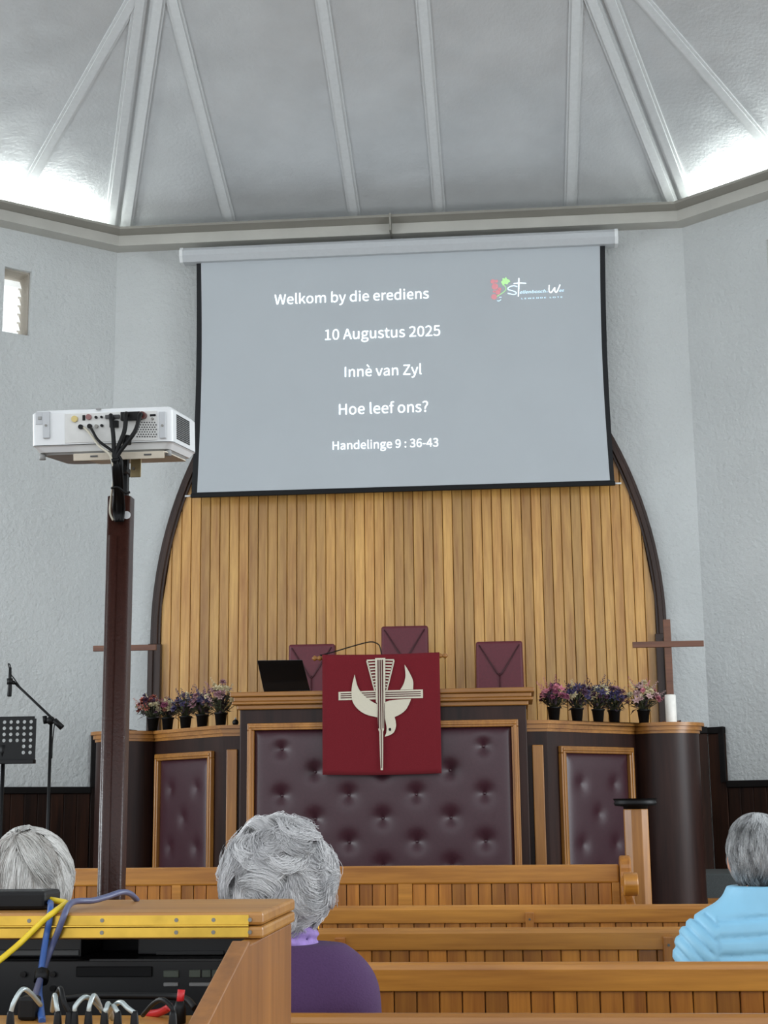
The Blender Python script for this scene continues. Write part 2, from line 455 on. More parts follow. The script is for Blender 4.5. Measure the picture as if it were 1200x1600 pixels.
for k in range(-2, 3):
    for rx in (-1.48, -.355, .40, 1.55):
        if k in (-1, 1): rx = rx * 1.0
        t = HALF + rx; dmax = (t if t < HALF else L - t) / math.tan(rad(20)) - .15
        rib(k, t, 0.0, t, dmax, .105, .026)
    for sgn in (0, 1):       # hip boards either side of each hip line
        t = .075 if sgn == 0 else L - .075
        dend = AP * .97
        tb = HALF + (t - HALF) * (1 - dend / AP) + (.075 if sgn == 0 else -.075) * (dend / AP)
        rib(k, t, 0.0, tb, dend, .11, .035, 'hip_rib')
# ---- cornice with light trough
zb, z1, z2, z3 = 6.17, 6.17, 6.265, 6.292
prof = [(0, zb - .0), (.16, zb), (.16, z2), (.135, z2 + .012), (0, z2 + .012)]
crown = [(.150, z2), (.250, z3), (.250, z3 + .022), (.232, z3 + .022), (.137, z2 + .0125)]
TAUPE = plain('crown_paint', S(140, 137, 128), .6, var=.05, scale=4)  # darker than the cornice: shade on the down-facing crown put into its colour
zc = atY(623, 391, WY - .0)[2]
names = {0: 'trim_1', -1: 'trim_2', 1: 'trim_3', -2: 'trim_4', 2: 'trim_5'}
for k in (0, -1, 1, -2, 2):
    loops = []
    for kk in (k, k + 1):
        loops.append([np.array([*corner(kk, d), z]) for d, z in prof])
    co_ = struct(MB().sweep(loops).obj(names[k], CORNICE), 'grey stepped cornice under the sloping ceiling')
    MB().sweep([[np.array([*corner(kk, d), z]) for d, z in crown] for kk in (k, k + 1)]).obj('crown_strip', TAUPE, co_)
    if k == 0:
        q_ = atY(610.5, 362, WY - .2)
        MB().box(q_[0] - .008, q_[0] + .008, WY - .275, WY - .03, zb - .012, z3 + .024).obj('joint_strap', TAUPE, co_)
# joint strap in the middle of the back cornice
# ---- dado boarding with black cap
def dado(k, t0, t1, ztop, name):
    base = side_pt(k, (t0 + t1) / 2, 0, 0)
    o = thing(name, '', None, base); struct(o, 'dark vertical dado boarding with black cap')
    n = max(1, round((t1 - t0) / .115)); wbd = (t1 - t0) / n
    for i in range(n):
        a, b_ = t0 + i * wbd + .002, t0 + (i + 1) * wbd - .002
        q = [side_pt(k, a, .002, .0), side_pt(k, b_, .002, .0), side_pt(k, b_, .028, .0), side_pt(k, a, .028, .0)]
        MB().hexa(q, [p + np.array([0, 0, ztop - .05]) for p in q]).obj('board', DADO, o, bevel=.003, seg=1)
    q = [side_pt(k, t0, .002, ztop - .05), side_pt(k, t1, .002, ztop - .05), side_pt(k, t1, .05, ztop - .05), side_pt(k, t0, .05, ztop - .05)]
    MB().hexa(q, [p + np.array([0, 0, .055]) for p in q]).obj('cap', BLACKTRIM, o, bevel=.006)
    return o
dado(-1, 0, L - .13, 1.43, 'trim_6'); dado(1, .16, L, 1.415, 'trim_7')
dl = dado(-1, L - .125, L, 1.87, 'trim_8'); dr = dado(1, 0, .155, 1.845, 'trim_9')
for k, t, zt, o in ((-1, L - .11, 1.43, dl), (1, .135, 1.41, dr)):      # black upright where the dado steps
    q = [side_pt(k, t - .022, .03, zt), side_pt(k, t + .022, .03, zt), side_pt(k, t + .022, .05, zt), side_pt(k, t - .022, .05, zt)]
    MB().hexa(q, [p + np.array([0, 0, .44]) for p in q]).obj('upright', BLACKTRIM, o)
dado(0, 0.02, .33, 1.86, 'trim_10'); dado(0, 2 * HALF - .31, 2 * HALF - .02, 1.85, 'trim_11')

# ---- pointed arch with plank infill on the back wall
AX, AHW, AZ0, AR = -.909, 2.168, 2.70, 3.66
PF = 1.0     # pulpit floor
def arch_half(z, off=0):
    """half width of the arch opening at height z, offset inwards"""
    hw = AHW - off
    if z <= AZ0: return hw
    r = AR - off; q = r * r - (z - AZ0) ** 2
    return -(AR - AHW) + math.sqrt(max(q, 0))
ztop = AZ0 + math.sqrt(AR ** 2 - (AR - AHW) ** 2)
arch = thing('trim_12', '', None, (AX, WY, PF)); struct(arch, 'dark brown moulded pointed arch framing the plank wall')
for sgn in (-1, 1):
    pts = [(AX + sgn * AHW, 2.60)] + [(AX + sgn * arch_half(z), z) for z in np.linspace(AZ0, ztop - .02, 26)]
    loops = []
    for i, (x, z) in enumerate(pts):
        if z <= AZ0: nx, nz = 1, 0
        else:
            cx = AX - sgn * (AR - AHW); nx, nz = (x - cx) * sgn / AR, (z - AZ0) / AR
        def P(o_, d): return (x - sgn * nx * o_, WY - d, z - nz * o_)
        loops.append([P(0, -.0), P(0, .05), P(.022, .05), P(.03, .075), P(.062, .075), P(.07, .055), P(.085, .055), P(.085, .0)])
    MB().sweep(loops).obj('arch_moulding', ARCHM, arch)
    x = AX + sgn * AHW
    MB().box(min(x + sgn * .012, x - sgn * .10), max(x + sgn * .012, x - sgn * .10), WY - .09, WY - .001, PF, 2.62).box(min(x + sgn * .0, x - sgn * .04), max(x + sgn * .0, x - sgn * .04), WY - .115, WY - .085, PF, 2.58).obj('arch_post', ARCHM, arch, bevel=.008)
bk = struct(thing('wall_plank_panelling', '', None, (AX, WY, PF)), 'golden oak vertical planks filling the pointed arch')
pw = .0838; n = int(2 * (AHW - .085) / pw) + 1; pw = 2 * (AHW - .085) / n
x0 = AX - (AHW - .085)
for i in range(n):
    xa, xb = x0 + i * pw + .0022, x0 + (i + 1) * pw - .0022
    def top(x):
        h = abs(x - AX); r = AR - .08
        return AZ0 + math.sqrt(max(r * r - (h + AR - AHW) ** 2, 0.0)) if h + AR - AHW < r else AZ0
    za, zb_ = top(xa), top(xb); dy = random.uniform(0, .004)
    lp = [(xa, WY - .006, PF), (xb, WY - .006, PF), (xb, WY - .006, zb_), (xa, WY - .006, za)]
    MB().prism(lp, (0, -.02 - dy, 0)).obj('plank', PLANK, bk, bevel=.004, seg=1)
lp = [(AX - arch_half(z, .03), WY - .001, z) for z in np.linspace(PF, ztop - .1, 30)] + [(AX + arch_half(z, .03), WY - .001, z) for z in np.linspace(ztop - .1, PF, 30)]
MB().prism(lp, (0, -.004, 0)).obj('backing_board', PEWD, bk)

# ================================================================== PULPIT
XP = -.85
pul = thing('pulpit', 'large dark wooden pulpit with buttoned maroon leather panels and oak ledges', 'pulpit', (XP, 9.7, 0))
MB().box(XP - .915, XP + .915, 9.40, 9.62, 0, 1.87).obj('body', WALNUT, pul, bevel=.006)
led = MB()
for (o_, za, zb_) in ((.055, 1.945, 1.975), (.035, 1.915, 1.945), (.045, 1.895, 1.915), (.015, 1.865, 1.895)):
    led.box(XP - .915 - o_, XP + .915 + o_, 9.40 - o_ - .01, 9.80, za, zb_)
led.obj('ledge', TRIMX, pul, bevel=.006)
def tufted(mb, w_, h_, buttons, depth, puff, nx, nz):
    """puffed sheet in local coords u 0..w, v 0..h facing -Y (returns verts via callback)"""
    vs = []
    for j in range(nz + 1):
        for i in range(nx + 1):
            u, v = w_ * i / nx, h_ * j / nz
            e = min(u, w_ - u, v, h_ - v); d = puff * (1 - math.exp(-e / .03))
            for (bu, bv) in buttons:
                r2 = (u - bu) ** 2 + (v - bv) ** 2
                if r2 < .09:
                    d -= depth * (.62 * math.exp(-r2 / .0028) + .38 * math.exp(-math.sqrt(r2) / .012))
            vs.append((u, d, v))
    return vs, [(j * (nx + 1) + i, j * (nx + 1) + i + 1, (j + 1) * (nx + 1) + i + 1, (j + 1) * (nx + 1) + i) for j in range(nz) for i in range(nx)]
fx0, fx1, fz0, fz1 = XP - .862, XP + .862, .32, 1.777
def frame(mb, P, a, b_, c, d, wd, th, raise_=0):
    """picture frame: P maps (u, v, out) to world"""
    for (u0, u1, v0, v1) in ((a, b_, d - wd, d), (a, b_, c, c + wd), (a, a + wd, c + wd, d - wd), (b_ - wd, b_, c + wd, d - wd)):
        mb.hexa([P(u0, v0, 0), P(u1, v0, 0), P(u1, v0, th), P(u0, v0, th)], [P(u0, v1, 0), P(u1, v1, 0), P(u1, v1, th), P(u0, v1, th)])
P0 = lambda u, v, o_: (u, 9.40 - o_, v)
mb = MB(); frame(mb, P0, fx0, fx1, fz0, fz1, .044, .035); frame(mb, P0, fx0 + .012, fx1 - .012, fz0 + .012, fz1 - .012, .018, .042)
mb.obj('panel_frame', TRIMZ, pul, bevel=.005)
wi, hi = fx1 - fx0 - .08, fz1 - fz0 - .08
bt = []
for r in range(8):
    z = 1.612 - .1455 * r - fz0 - .04
    xs = (-.64, -.213, .213, .64) if r % 2 == 0 else (-.427, 0, .427)
    for x in xs:
        if z > .05: bt.append((wi / 2 + x, z))
vs, fs = tufted(None, wi, hi, bt, .038, .03, 150, 120)
lp_ = MB().add([(fx0 + .04 + u, 9.398 - d, fz0 + .04 + v) for u, d, v in vs], fs, True).obj('leather_panel', LEATHER, pul)
btn = MB().ball((0, 0, 0), .009, 8, 6, (1, .5, 1)).mesh('button', LEATHER)
for (u, v) in bt:
    o = bpy.data.objects.new('button', btn); COL.objects.link(o); o.parent = lp_
    o.location = (fx0 + .04 + u - pul['_o'][0], 9.398 - .002 - pul['_o'][1], fz0 + .04 + v)
# wings: narrow facet, canted facet with a leather panel, round column
WZ = 1.775; T = .84
c45 = math.sqrt(.5)
def wing_pts(s, o_=0):      # plan outline of the front of a wing, pushed outwards by o_
    A0 = np.array([XP + s * .90, 9.50 - o_]); A1 = np.array([XP + s * (1.04 + o_ * .41), 9.50 - o_])
    A2 = np.array([XP + s * (1.04 + T * c45 + o_ * .71), 9.50 + T * c45 - o_ * .71])
    return [A0, A1, A2]
CCX, CCY, CR = 1.85, 10.205, .225
for s in (-1, 1):
    def outline(o_):
        pts = wing_pts(s, o_); r = CR + o_
        # arc of the column from facing the canted facet round to the rear
        a0 = rad(205); a1 = rad(400)
        arc = [np.array([XP + s * (CCX + r * math.cos(a)), CCY + r * math.sin(a)]) for a in np.linspace(a0, a1, 28)]
        back = [np.array([XP + s * (CCX - .1), CCY + .16 + .2]), np.array([XP + s * 1.25, 10.2]), np.array([XP + s * .9, 9.95])]
        return pts + arc + back
    ol = outline(0)
    mb = MB(); mb.prism([(p[0], p[1], 0) for p in ol], (0, 0, WZ - .07)); mb.obj('wing_body', WALNUT, pul, soft=25)
    mb = MB()
    for (o_, za, zb_) in ((.04, WZ - .022, WZ), (.022, WZ - .05, WZ - .022), (.008, WZ - .07, WZ - .05)):
        mb.prism([(p[0], p[1], za) for p in outline(o_)], (0, 0, zb_ - za))
    mb.obj('wing_ledge', TRIMX, pul, soft=25)
    # pilaster strip
    xa = XP + s * .945; xb = XP + s * 1.015
    MB().box(min(xa, xb), max(xa, xb), 9.475, 9.505, .2, 1.62).obj('pilaster', TRIMZ, pul, bevel=.005)
    # canted panel
    _, A1, A2 = wing_pts(s); u_ = (A2 - A1) / T; n_ = np.array([s * c45, -c45])
    def PW(u, v, o_): q = A1 + u_ * u + n_ * o_; return (q[0], q[1], v)
    ua, ub, va, vb = .10, .80, .2, 1.615
    mb = MB(); frame(mb, PW, ua, ub, va, vb, .045, .032); frame(mb, PW, ua + .012, ub - .012, va + .012, vb - .012, .018, .04)
    mb.obj('panel_frame', TRIMZ, pul, bevel=.005)
    w2, h2 = ub - ua - .08, vb - va - .08
    bt2 = []
    for r in range(6):
        zz = h2 - .20 - .19 * r
        for x in ((.15, .47) if r % 2 == 0 else (.31,)):
            bt2.append((x, zz))
    vs, fs = tufted(None, w2, h2, bt2, .016, .02, 56, 80)
    lw = MB().add([PW(ua + .04 + u, va + .04 + v, d + .001) for u, d, v in vs], fs, True).obj('leather_panel', LEATHER, pul)
    for (u, v) in bt2:
        o = bpy.data.objects.new('button', btn); COL.objects.link(o); o.parent = lw
        o.location = Vector(PW(ua + .04 + u, va + .04 + v, .002)) - Vector(pul['_o'])
# raised pulpit floor and carpeted steps beside the right column
struct(MB().box(XP - 1.0, XP + 1.0, 9.62, 11.0, 0, PF).box(XP - 1.95, XP + 1.95, 11.0, 12.29, 0, PF).obj('floor_pulpit_platform', CARPET), 'grey carpeted raised platform behind the pulpit')
st = thing('carpeted_steps', 'grey carpeted steps beside the round right column of the pulpit', 'steps', (1.75, 10.9, 0))
for i in range(4):
    zt = .19 * (i + 1)
    MB().box(1.28, 1.28 + 1.1 - .2 * i, 10.72 + .02 * i, 11.55, zt - .19, zt).obj('step', CARPET, st, bevel=.01)
MB().box(1.285, 1.42, 10.66, 10.715, .0, .60).obj('wooden_stringer', PEWX, st)

# ---- three chairs behind the pulpit
def chair(px0, px1, pytop, label, Yc=11.35):
    a = atY(px0, pytop, Yc); b_ = atY(px1, pytop, Yc); zt = (a[2] + b_[2]) / 2; xc = (a[0] + b_[0]) / 2; wd = b_[0] - a[0]
    o = thing('upholstered_chair', label, 'chair', (xc, Yc + .2, PF), 'maroon chairs behind the pulpit')
    h = zt - PF
    lp = []
    zs = (PF + .38, PF + .38, zt - .02, zt, zt, zt - .02)
    hw = wd / 2
    lp = [(xc - hw * 1.06, Yc, PF + .4), (xc + hw * 1.06, Yc, PF + .4), (xc + hw, Yc + .03, zt), (xc - hw, Yc + .03, zt)]
    bo = MB().prism(lp, (0, .09, 0)).obj('backrest', CHAIRL, o, bevel=.018, seg=3)
    # crossing seams on the front and rear faces
    mb = MB(); zc_ = zt - .25
    for sx in (-1, 1):
        mb.tube([(xc + sx * hw * .86, Yc + .027, zt - .03), (xc + sx * hw * .1, Yc + .014, zc_), (xc - sx * .005, Yc + .012, zc_ - .02)], .006, 6)
    mb.tube([(xc, Yc + .012, zc_), (xc, Yc + .002, PF + .42)], .005, 6)
    mb.obj('seam', CHAIRS, bo)
    MB().box(xc - hw * 1.15, xc + hw * 1.15, Yc + .07, Yc + .52, PF + .40, PF + .49).obj('seat', CHAIRL, o, bevel=.02, seg=3)
    for sx in (-1, 1):
        for yy in (Yc + .05, Yc + .47):
            MB().box(xc + sx * hw * .98 - .022, xc + sx * hw * .98 + .022, yy, yy + .045, PF, PF + .41).obj('leg', WALNUT, o, bevel=.004)
        MB().box(xc + sx * hw * 1.12 - .025, xc + sx * hw * 1.12 + .025, Yc + .06, Yc + .46, PF + .66, PF + .70).box(xc + sx * hw * 1.12 - .02, xc + sx * hw * 1.12 + .02, Yc + .42, Yc + .46, PF + .4, PF + .67).obj('armrest', WALNUT, o, bevel=.006)
chair(450, 522, 1005.5, 'maroon leather chair back behind the open laptop')
chair(595, 668, 977, 'tallest maroon leather chair back, directly above the red banner')
chair(743, 816, 1001, 'maroon leather chair back standing alone right of the red banner')

# ---- book rest, microphone and banner
br = thing('book_rest', 'wooden book rest on the pulpit ledge, mostly hidden behind the red banner', 'lectern', (-.86, 9.45, 1.975))
MB().prism([(-1.14, 9.40, 1.976), (-1.14, 9.72, 1.976), (-1.14, 9.72, 2.10), (-1.14, 9.40, 2.20)], (.56, 0, 0)).obj('slope', TRIMX, br, bevel=.005)
ban = thing('banner', 'deep red woven banner with cream dove and cross hanging over the pulpit', 'banner', (-.86, 9.33, 2.2))
BYf = 9.315
tl, tr_, bl, brr = atY(503.5, 1023, BYf), atY(686, 1019, BYf), atY(503, 1210.5, BYf), atY(688.5, 1208.5, BYf)
bx0, bx1, bz1, bz0 = tl[0], tr_[0] + .002, (tl[2] + tr_[2]) / 2, (bl[2] + brr[2]) / 2
nx, nz = 24, 24; vs = []; fs = []
for lay in (0, 1):
    for j in range(nz + 1):
        for i in range(nx + 1):
            u, v = i / nx, j / nz
            x = bx0 + (bx1 - bx0) * u; z = bz1 + (bz0 - bz1) * v - .006 * math.sin(3.2 * u)
            y = BYf + lay * .008 - .003 * math.sin(9 * u) * v
            vs.append((x, y, z))
q = (nx + 1) * (nz + 1)
for j in range(nz):
    for i in range(nx):
        a = j * (nx + 1) + i; fs.append((a, a + 1, a + nx + 2, a + nx + 1)); fs.append((q + a + nx + 1, q + a + nx + 2, q + a + 1, q + a))
per = [i for i in range(nx + 1)] + [j * (nx + 1) + nx for j in range(1, nz + 1)] + [nz * (nx + 1) + i for i in range(nx - 1, -1, -1)] + [j * (nx + 1) for j in range(nz - 1, 0, -1)]
for i in range(len(per)):
    a, b_ = per[i], per[(i + 1) % len(per)]; fs.append((a, a + q, b_ + q, b_))
MB().add(vs, fs, True).obj('cloth', BANNER, ban)
rz = (atY(495, 1028, BYf)[2] + atY(693, 1024, BYf)[2]) / 2
xl, xr = atY(487, 1028, BYf + .02)[0], atY(700, 1024, BYf + .02)[0]
MB().tube([(xl + .05, BYf + .024, rz), (xr - .05, BYf + .024, rz)], .011, 10).obj('rod', TRIMX, ban)
for xx, d in ((xl, 1), (xr, -1)):
    prof_ = [(0, 0), (.5, .006), (1.0, .016), (.9, .024), (.5, .034), (.7, .042), (.95, .05), (.8, .06), (.62, .066)]
    MB().tube([(xx + d * t, BYf + .024, rz) for r_, t in prof_], [max(.002, r_ * .018) for r_, t in prof_], 12).obj('finial', TRIMX, ban)
for xx in (-1.02, -.72): MB().box(xx, xx + .02, BYf + .012, 9.40, 2.15, 2.17).obj('bracket', BLACK, ban)
# emblem; coordinates read on a 5x enlargement of the banner
def E(cx, cy): return (bx0 + (bx1 - bx0) * (cx - 117) / 921.0, bz1 + (bz0 - bz1) * (cy - 308) / 937.0)
def emb(name, pts, mat, off):
    lp = [(E(*p)[0], BYf - .004 - off, E(*p)[1]) for p in pts]
    me = MB().prism(lp, (0, .0015, 0)); return me.obj(name, mat, ban)
def sm(pts, k=5): return [tuple(p) for p in smooth_path(pts, k)]
emb('cross_beam', [(245, 605), (540, 600), (610, 600), (905, 597), (905, 664), (610, 664), (540, 668), (245, 670)], CREAM, 0)
for yy in (620, 636, 652):
    emb('stripe', [(262, yy - 4), (535, yy - 8), (535, yy - 1), (262, yy + 4)], BANDK, .002)
    emb('stripe', [(612, yy - 8), (888, yy - 10), (888, yy - 3), (612, yy - 1)], BANDK, .002)
lw_ = sm([(373, 470), (353, 550), (347, 620), (358, 688), (400, 745), (462, 785), (548, 808)]) + sm([(548, 706), (520, 692), (478, 664), (430, 620), (400, 575), (383, 520), (373, 470)])[:-1]
emb('dove_wing', lw_, CREAM, .003)
emb('dove_wing', sm([(765, 400), (790, 440), (815, 490), (830, 535), (829, 596)]) + sm([(728, 596), (747, 568), (763, 530), (771, 480), (765, 402)])[:-1], CREAM, .003)
emb('dove_body', sm([(812, 668), (800, 700), (772, 750), (730, 785), (682, 808)]) + sm([(690, 840), (692, 880), (675, 925), (640, 948), (603, 958)]) + sm([(616, 930), (619, 890), (613, 850), (606, 815)]) + [(606, 692), (640, 680), (720, 672)], CREAM, .003)
emb('dove_eye', [(645 + 10 * math.cos(a), 903 + 12 * math.sin(a)) for a in np.linspace(0, 6.28, 10, endpoint=False)], BLACK, .005)
for sg in (-1, 1):
    cx = 576
    for i in range(10):
        ya = 360 + i * 24; f0 = 1 - i / 10.5; xo = cx + sg * (42 + 66 * f0); xo2 = cx + sg * (42 + 66 * (1 - (i + .5) / 10.5))
        emb('tail_feather', [(cx + sg * 38, ya - 6), (xo, ya - 4), (xo2, ya + 8), (cx + sg * 38, ya + 5)], CREAM, .001)
    emb('tail_edge', [(cx + sg * 112, 366), (cx + sg * 100, 364), (cx + sg * 42, 600), (cx + sg * 52, 600)], CREAM, .001)
emb('cross_post', [(535, 345), (615, 345), (611, 690), (603, 700), (599, 905), (592, 920), (590, 1110), (587, 1215), (570, 1215), (566, 1110), (562, 920), (555, 905), (548, 700), (538, 690)], CREAM, .006)
for xx, ya, yb, ww in ((558, 360, 895, 4.2), (575, 360, 905, 4.2), (592, 360, 895, 4.2), (577.5, 905, 1200, 3.4)):
    emb('stripe', [(xx - ww, ya), (xx + ww, ya), (xx + ww * .7, yb), (xx - ww * .8, yb)], BANDK, .008)
# gooseneck microphone
Yg = 9.5
pts = [atY(x, y, Yg) for x, y in ((512, 1040), (500, 1024), (520, 1019), (550, 1010), (578, 1003), (590, 1006), (594, 1012), (596, 1024))]
gm = thing('gooseneck_microphone', 'thin black gooseneck microphone arching above the red banner', 'microphone', (pts[-1][0], Yg, 2.17))
MB().tube(smooth_path([pts[-1] - np.array([0, 0, .05])] + pts[::-1][0:-1] , 5), .0042, 6).obj('neck', BLACK, gm)
MB().tube([pts[1], pts[1] + (pts[0] - pts[1]) * 1.2], .008, 8).obj('capsule', BLACK, gm)
MB().lathe([(.03, 0), (.03, .012), (.012, .02)], (pts[-1][0], Yg, pts[-1][2] - .075), 12).obj('base', BLACK, gm)
# laptop
Yl = 9.47
a, b_, c, d = atY(404.5, 1034, Yl), atY(474, 1031.5, Yl), atY(483, 1077, Yl - .03), atY(411, 1079, Yl - .03)
lt = thing('laptop', 'open black laptop on the pulpit ledge seen from behind its lid', 'laptop', (-1.6, 9.5, 1.976))
zt = (a[2] + b_[2]) / 2; z0_ = 1.984
MB().hexa([(d[0], Yl - .0, z0_), (c[0], Yl + .02, z0_), (c[0], Yl + .028, z0_), (d[0], Yl + .008, z0_)], [(a[0], Yl - .07, zt), (b_[0], Yl - .05, zt), (b_[0], Yl - .042, zt), (a[0], Yl - .062, zt)]).obj('lid', BLACKG, lt, bevel=.003)
MB().box(d[0], c[0], Yl + .01, Yl + .22, 1.976, 1.992).obj('keyboard_base', BLACK, lt, bevel=.003)

# ---- crosses, candle, small things on the wings
def on_wing(px, s, back=.13):        # plan point where the sight line at px meets the wing front pushed back
    pts = [p for p in wing_pts(s, -back)] + [np.array([XP + s * 2.1, CCY - .05])]
    d = ray(px, 1125); best = None
    for A, B in zip(pts[:-1], pts[1:]):
        # solve t*d = A + u(B-A)
        Mx = np.array([[d[0], -(B - A)[0]], [d[1], -(B - A)[1]]])
        try: t, u = np.linalg.solve(Mx, A)
        except Exception: continue
        if -.001 <= u <= 1.001: best = np.array([d[0] * t, d[1] * t]); break
    return best
for s, px, x0, x1, ya, ptop, lab in ((1, 1043.5, 988, 1099, 1007, 968, 'slim brown wooden cross standing behind the white candle'),
                                     (-1, 196, 147, 245, 1013, 975, 'slim brown wooden cross partly hidden behind the projector pole')):
    Yx = 10.24
    xa, xb = atY(x0, ya, Yx)[0], atY(x1, ya, Yx)[0]; zc_ = atY((x0 + x1) / 2, ya, Yx)[2]; xc = (xa + xb) / 2; zt = atY(px, ptop, Yx)[2]
    o = thing('wooden_cross', lab, 'cross', (xc, Yx, WZ), 'wooden crosses on the pulpit ends')
    MB().box(xc - .024, xc + .024, Yx - .012, Yx + .012, WZ + .02, zt).obj('upright', CROSSW, o, bevel=.002)
    MB().box(xa, xb, Yx - .03, Yx - .006, zc_ - .02, zc_ + .02).obj('crossbar', CROSSW, o, bevel=.002)
    MB().box(xc - .06, xc + .06, Yx - .05, Yx + .05, WZ + .0005, WZ + .022).obj('foot', CROSSW, o, bevel=.003)
pc = atY(1049, 1127, 10.1)
cz0 = WZ + .0005
ca = thing('pillar_candle', 'thick white pillar candle on the right end of the pulpit', 'candle', (pc[0], 10.1, cz0))
hh = atY(1049, 1085.5, 10.1)[2] - cz0
MB().lathe([(.036, 0), (.037, .01), (.037, hh - .006), (.033, hh), (.02, hh - .004)], (pc[0], 10.1, cz0), 24).obj('wax', WAX, ca)
MB().tube([(pc[0], 10.1, cz0 + hh - .006), (pc[0] + .002, 10.1, cz0 + hh + .01)], .0015, 6).obj('wick', BLACK, ca)
q = atY(1062, 1122, 10.12)
tag(MB().tube([(q[0], 10.12, cz0), (q[0] + .003, 10.12, cz0 + .02)], [.006, .003], 8).obj('black_peg', BLACK, None, (q[0], 10.12, cz0)), 'tiny black peg beside the white candle', 'peg')
bp2 = on_wing(367, -1, .06); 
bb = thing('black_ball', 'small round black ball at the inner end of the left flower ledge', 'ball', (bp2[0], 9.6, WZ)) 
zq = WZ + .021
MB().ball((bp2[0], 9.58, zq + .0005), .021, 12, 8).obj('ball', BLACK, bb); MB().tube([(bp2[0], 9.58, zq + .018), (bp2[0], 9.58, zq + .032)], .005, 8).obj('stem', GREYPL, bb)
q = on_wing(206, -1, .1)
tag(MB().box(q[0] - .035, q[0] + .035, q[1] - .03, q[1] + .03, WZ + .0005, WZ + .014).obj('black_clip', BLACK, None, (q[0], q[1], WZ), bevel=.004), 'small flat black box on the left ledge beside the projector pole', 'box')

# ---- flower pots
def petal(mb, base, d, ln, wd, curl=.2):
    d = np.array(d, float); d /= np.linalg.norm(d); a = np.array([0, 0, 1.0]) if abs(d[2]) < .85 else np.array([1.0, 0, 0])
    s_ = np.cross(d, a); s_ /= np.linalg.norm(s_); n_ = np.cross(s_, d); b0 = np.array(base, float)
    p = [b0, b0 + d * ln * .45 + s_ * wd * .5 + n_ * curl * ln * .2, b0 + d * ln + n_ * -curl * ln * .3, b0 + d * ln * .45 - s_ * wd * .5 + n_ * curl * ln * .2, b0 + d * ln * .5 + n_ * curl * ln * .05]
    mb.add(p, [(0, 1, 4), (1, 2, 4), (2, 3, 4), (3, 0, 4)])
def flower_mesh(kind):
    mb = MB(); r = random.Random(kind)
    if kind == 0:        # star lily
        for i in range(6):
            a = i * math.pi / 3; petal(mb, (0, 0, 0), (math.cos(a), math.sin(a), .45), .036, .015)
        for i in range(4):
            a = i * 1.57 + .4; petal(mb, (0, 0, .002), (math.cos(a) * .5, math.sin(a) * .5, 1), .018, .006)
    elif kind == 1:      # rosette
        for ring, (n_, el, ln) in enumerate(((7, .15, .027), (6, .7, .025), (4, 1.6, .02))):
            for i in range(n_):
                a = i * 6.283 / n_ + ring * .4; petal(mb, (0, 0, .002 * ring), (math.cos(a), math.sin(a), el), ln, .016)
    else:                # spike of florets
        for i in range(16):
            a = i * 2.4; h = i * .0045; petal(mb, (0, 0, h), (math.cos(a), math.sin(a), .6), .02 * (1 - i / 24), .010)
    return mb.mesh('flower', None)
FM = [flower_mesh(k) for k in range(3)]
FC = {n: plain('petal_' + n, c, .7, var=.15, scale=120) for n, c in dict(
    plum=S(70, 40, 62), violet=S(62, 54, 92), dusty=S(150, 108, 116), coral=S(172, 96, 80), cream=S(198, 184, 148), pink=S(196, 120, 134),
    magenta=S(130, 60, 86), slate=S(76, 76, 90), russet=S(124, 76, 58), rose=S(184, 150, 148)).items()}
LEAF = plain('dried_leaf', S(70, 74, 50), .7, var=.35, scale=60)
LEAFD = plain('dark_leaf', S(58, 44, 54), .7, var=.3, scale=60)
potm = MB().lathe([(.031, 0), (.041, .086), (.045, .087), (.046, .097), (.041, .098), (.039, .088)], (0, 0, 0), 18).mesh('pot', POT)
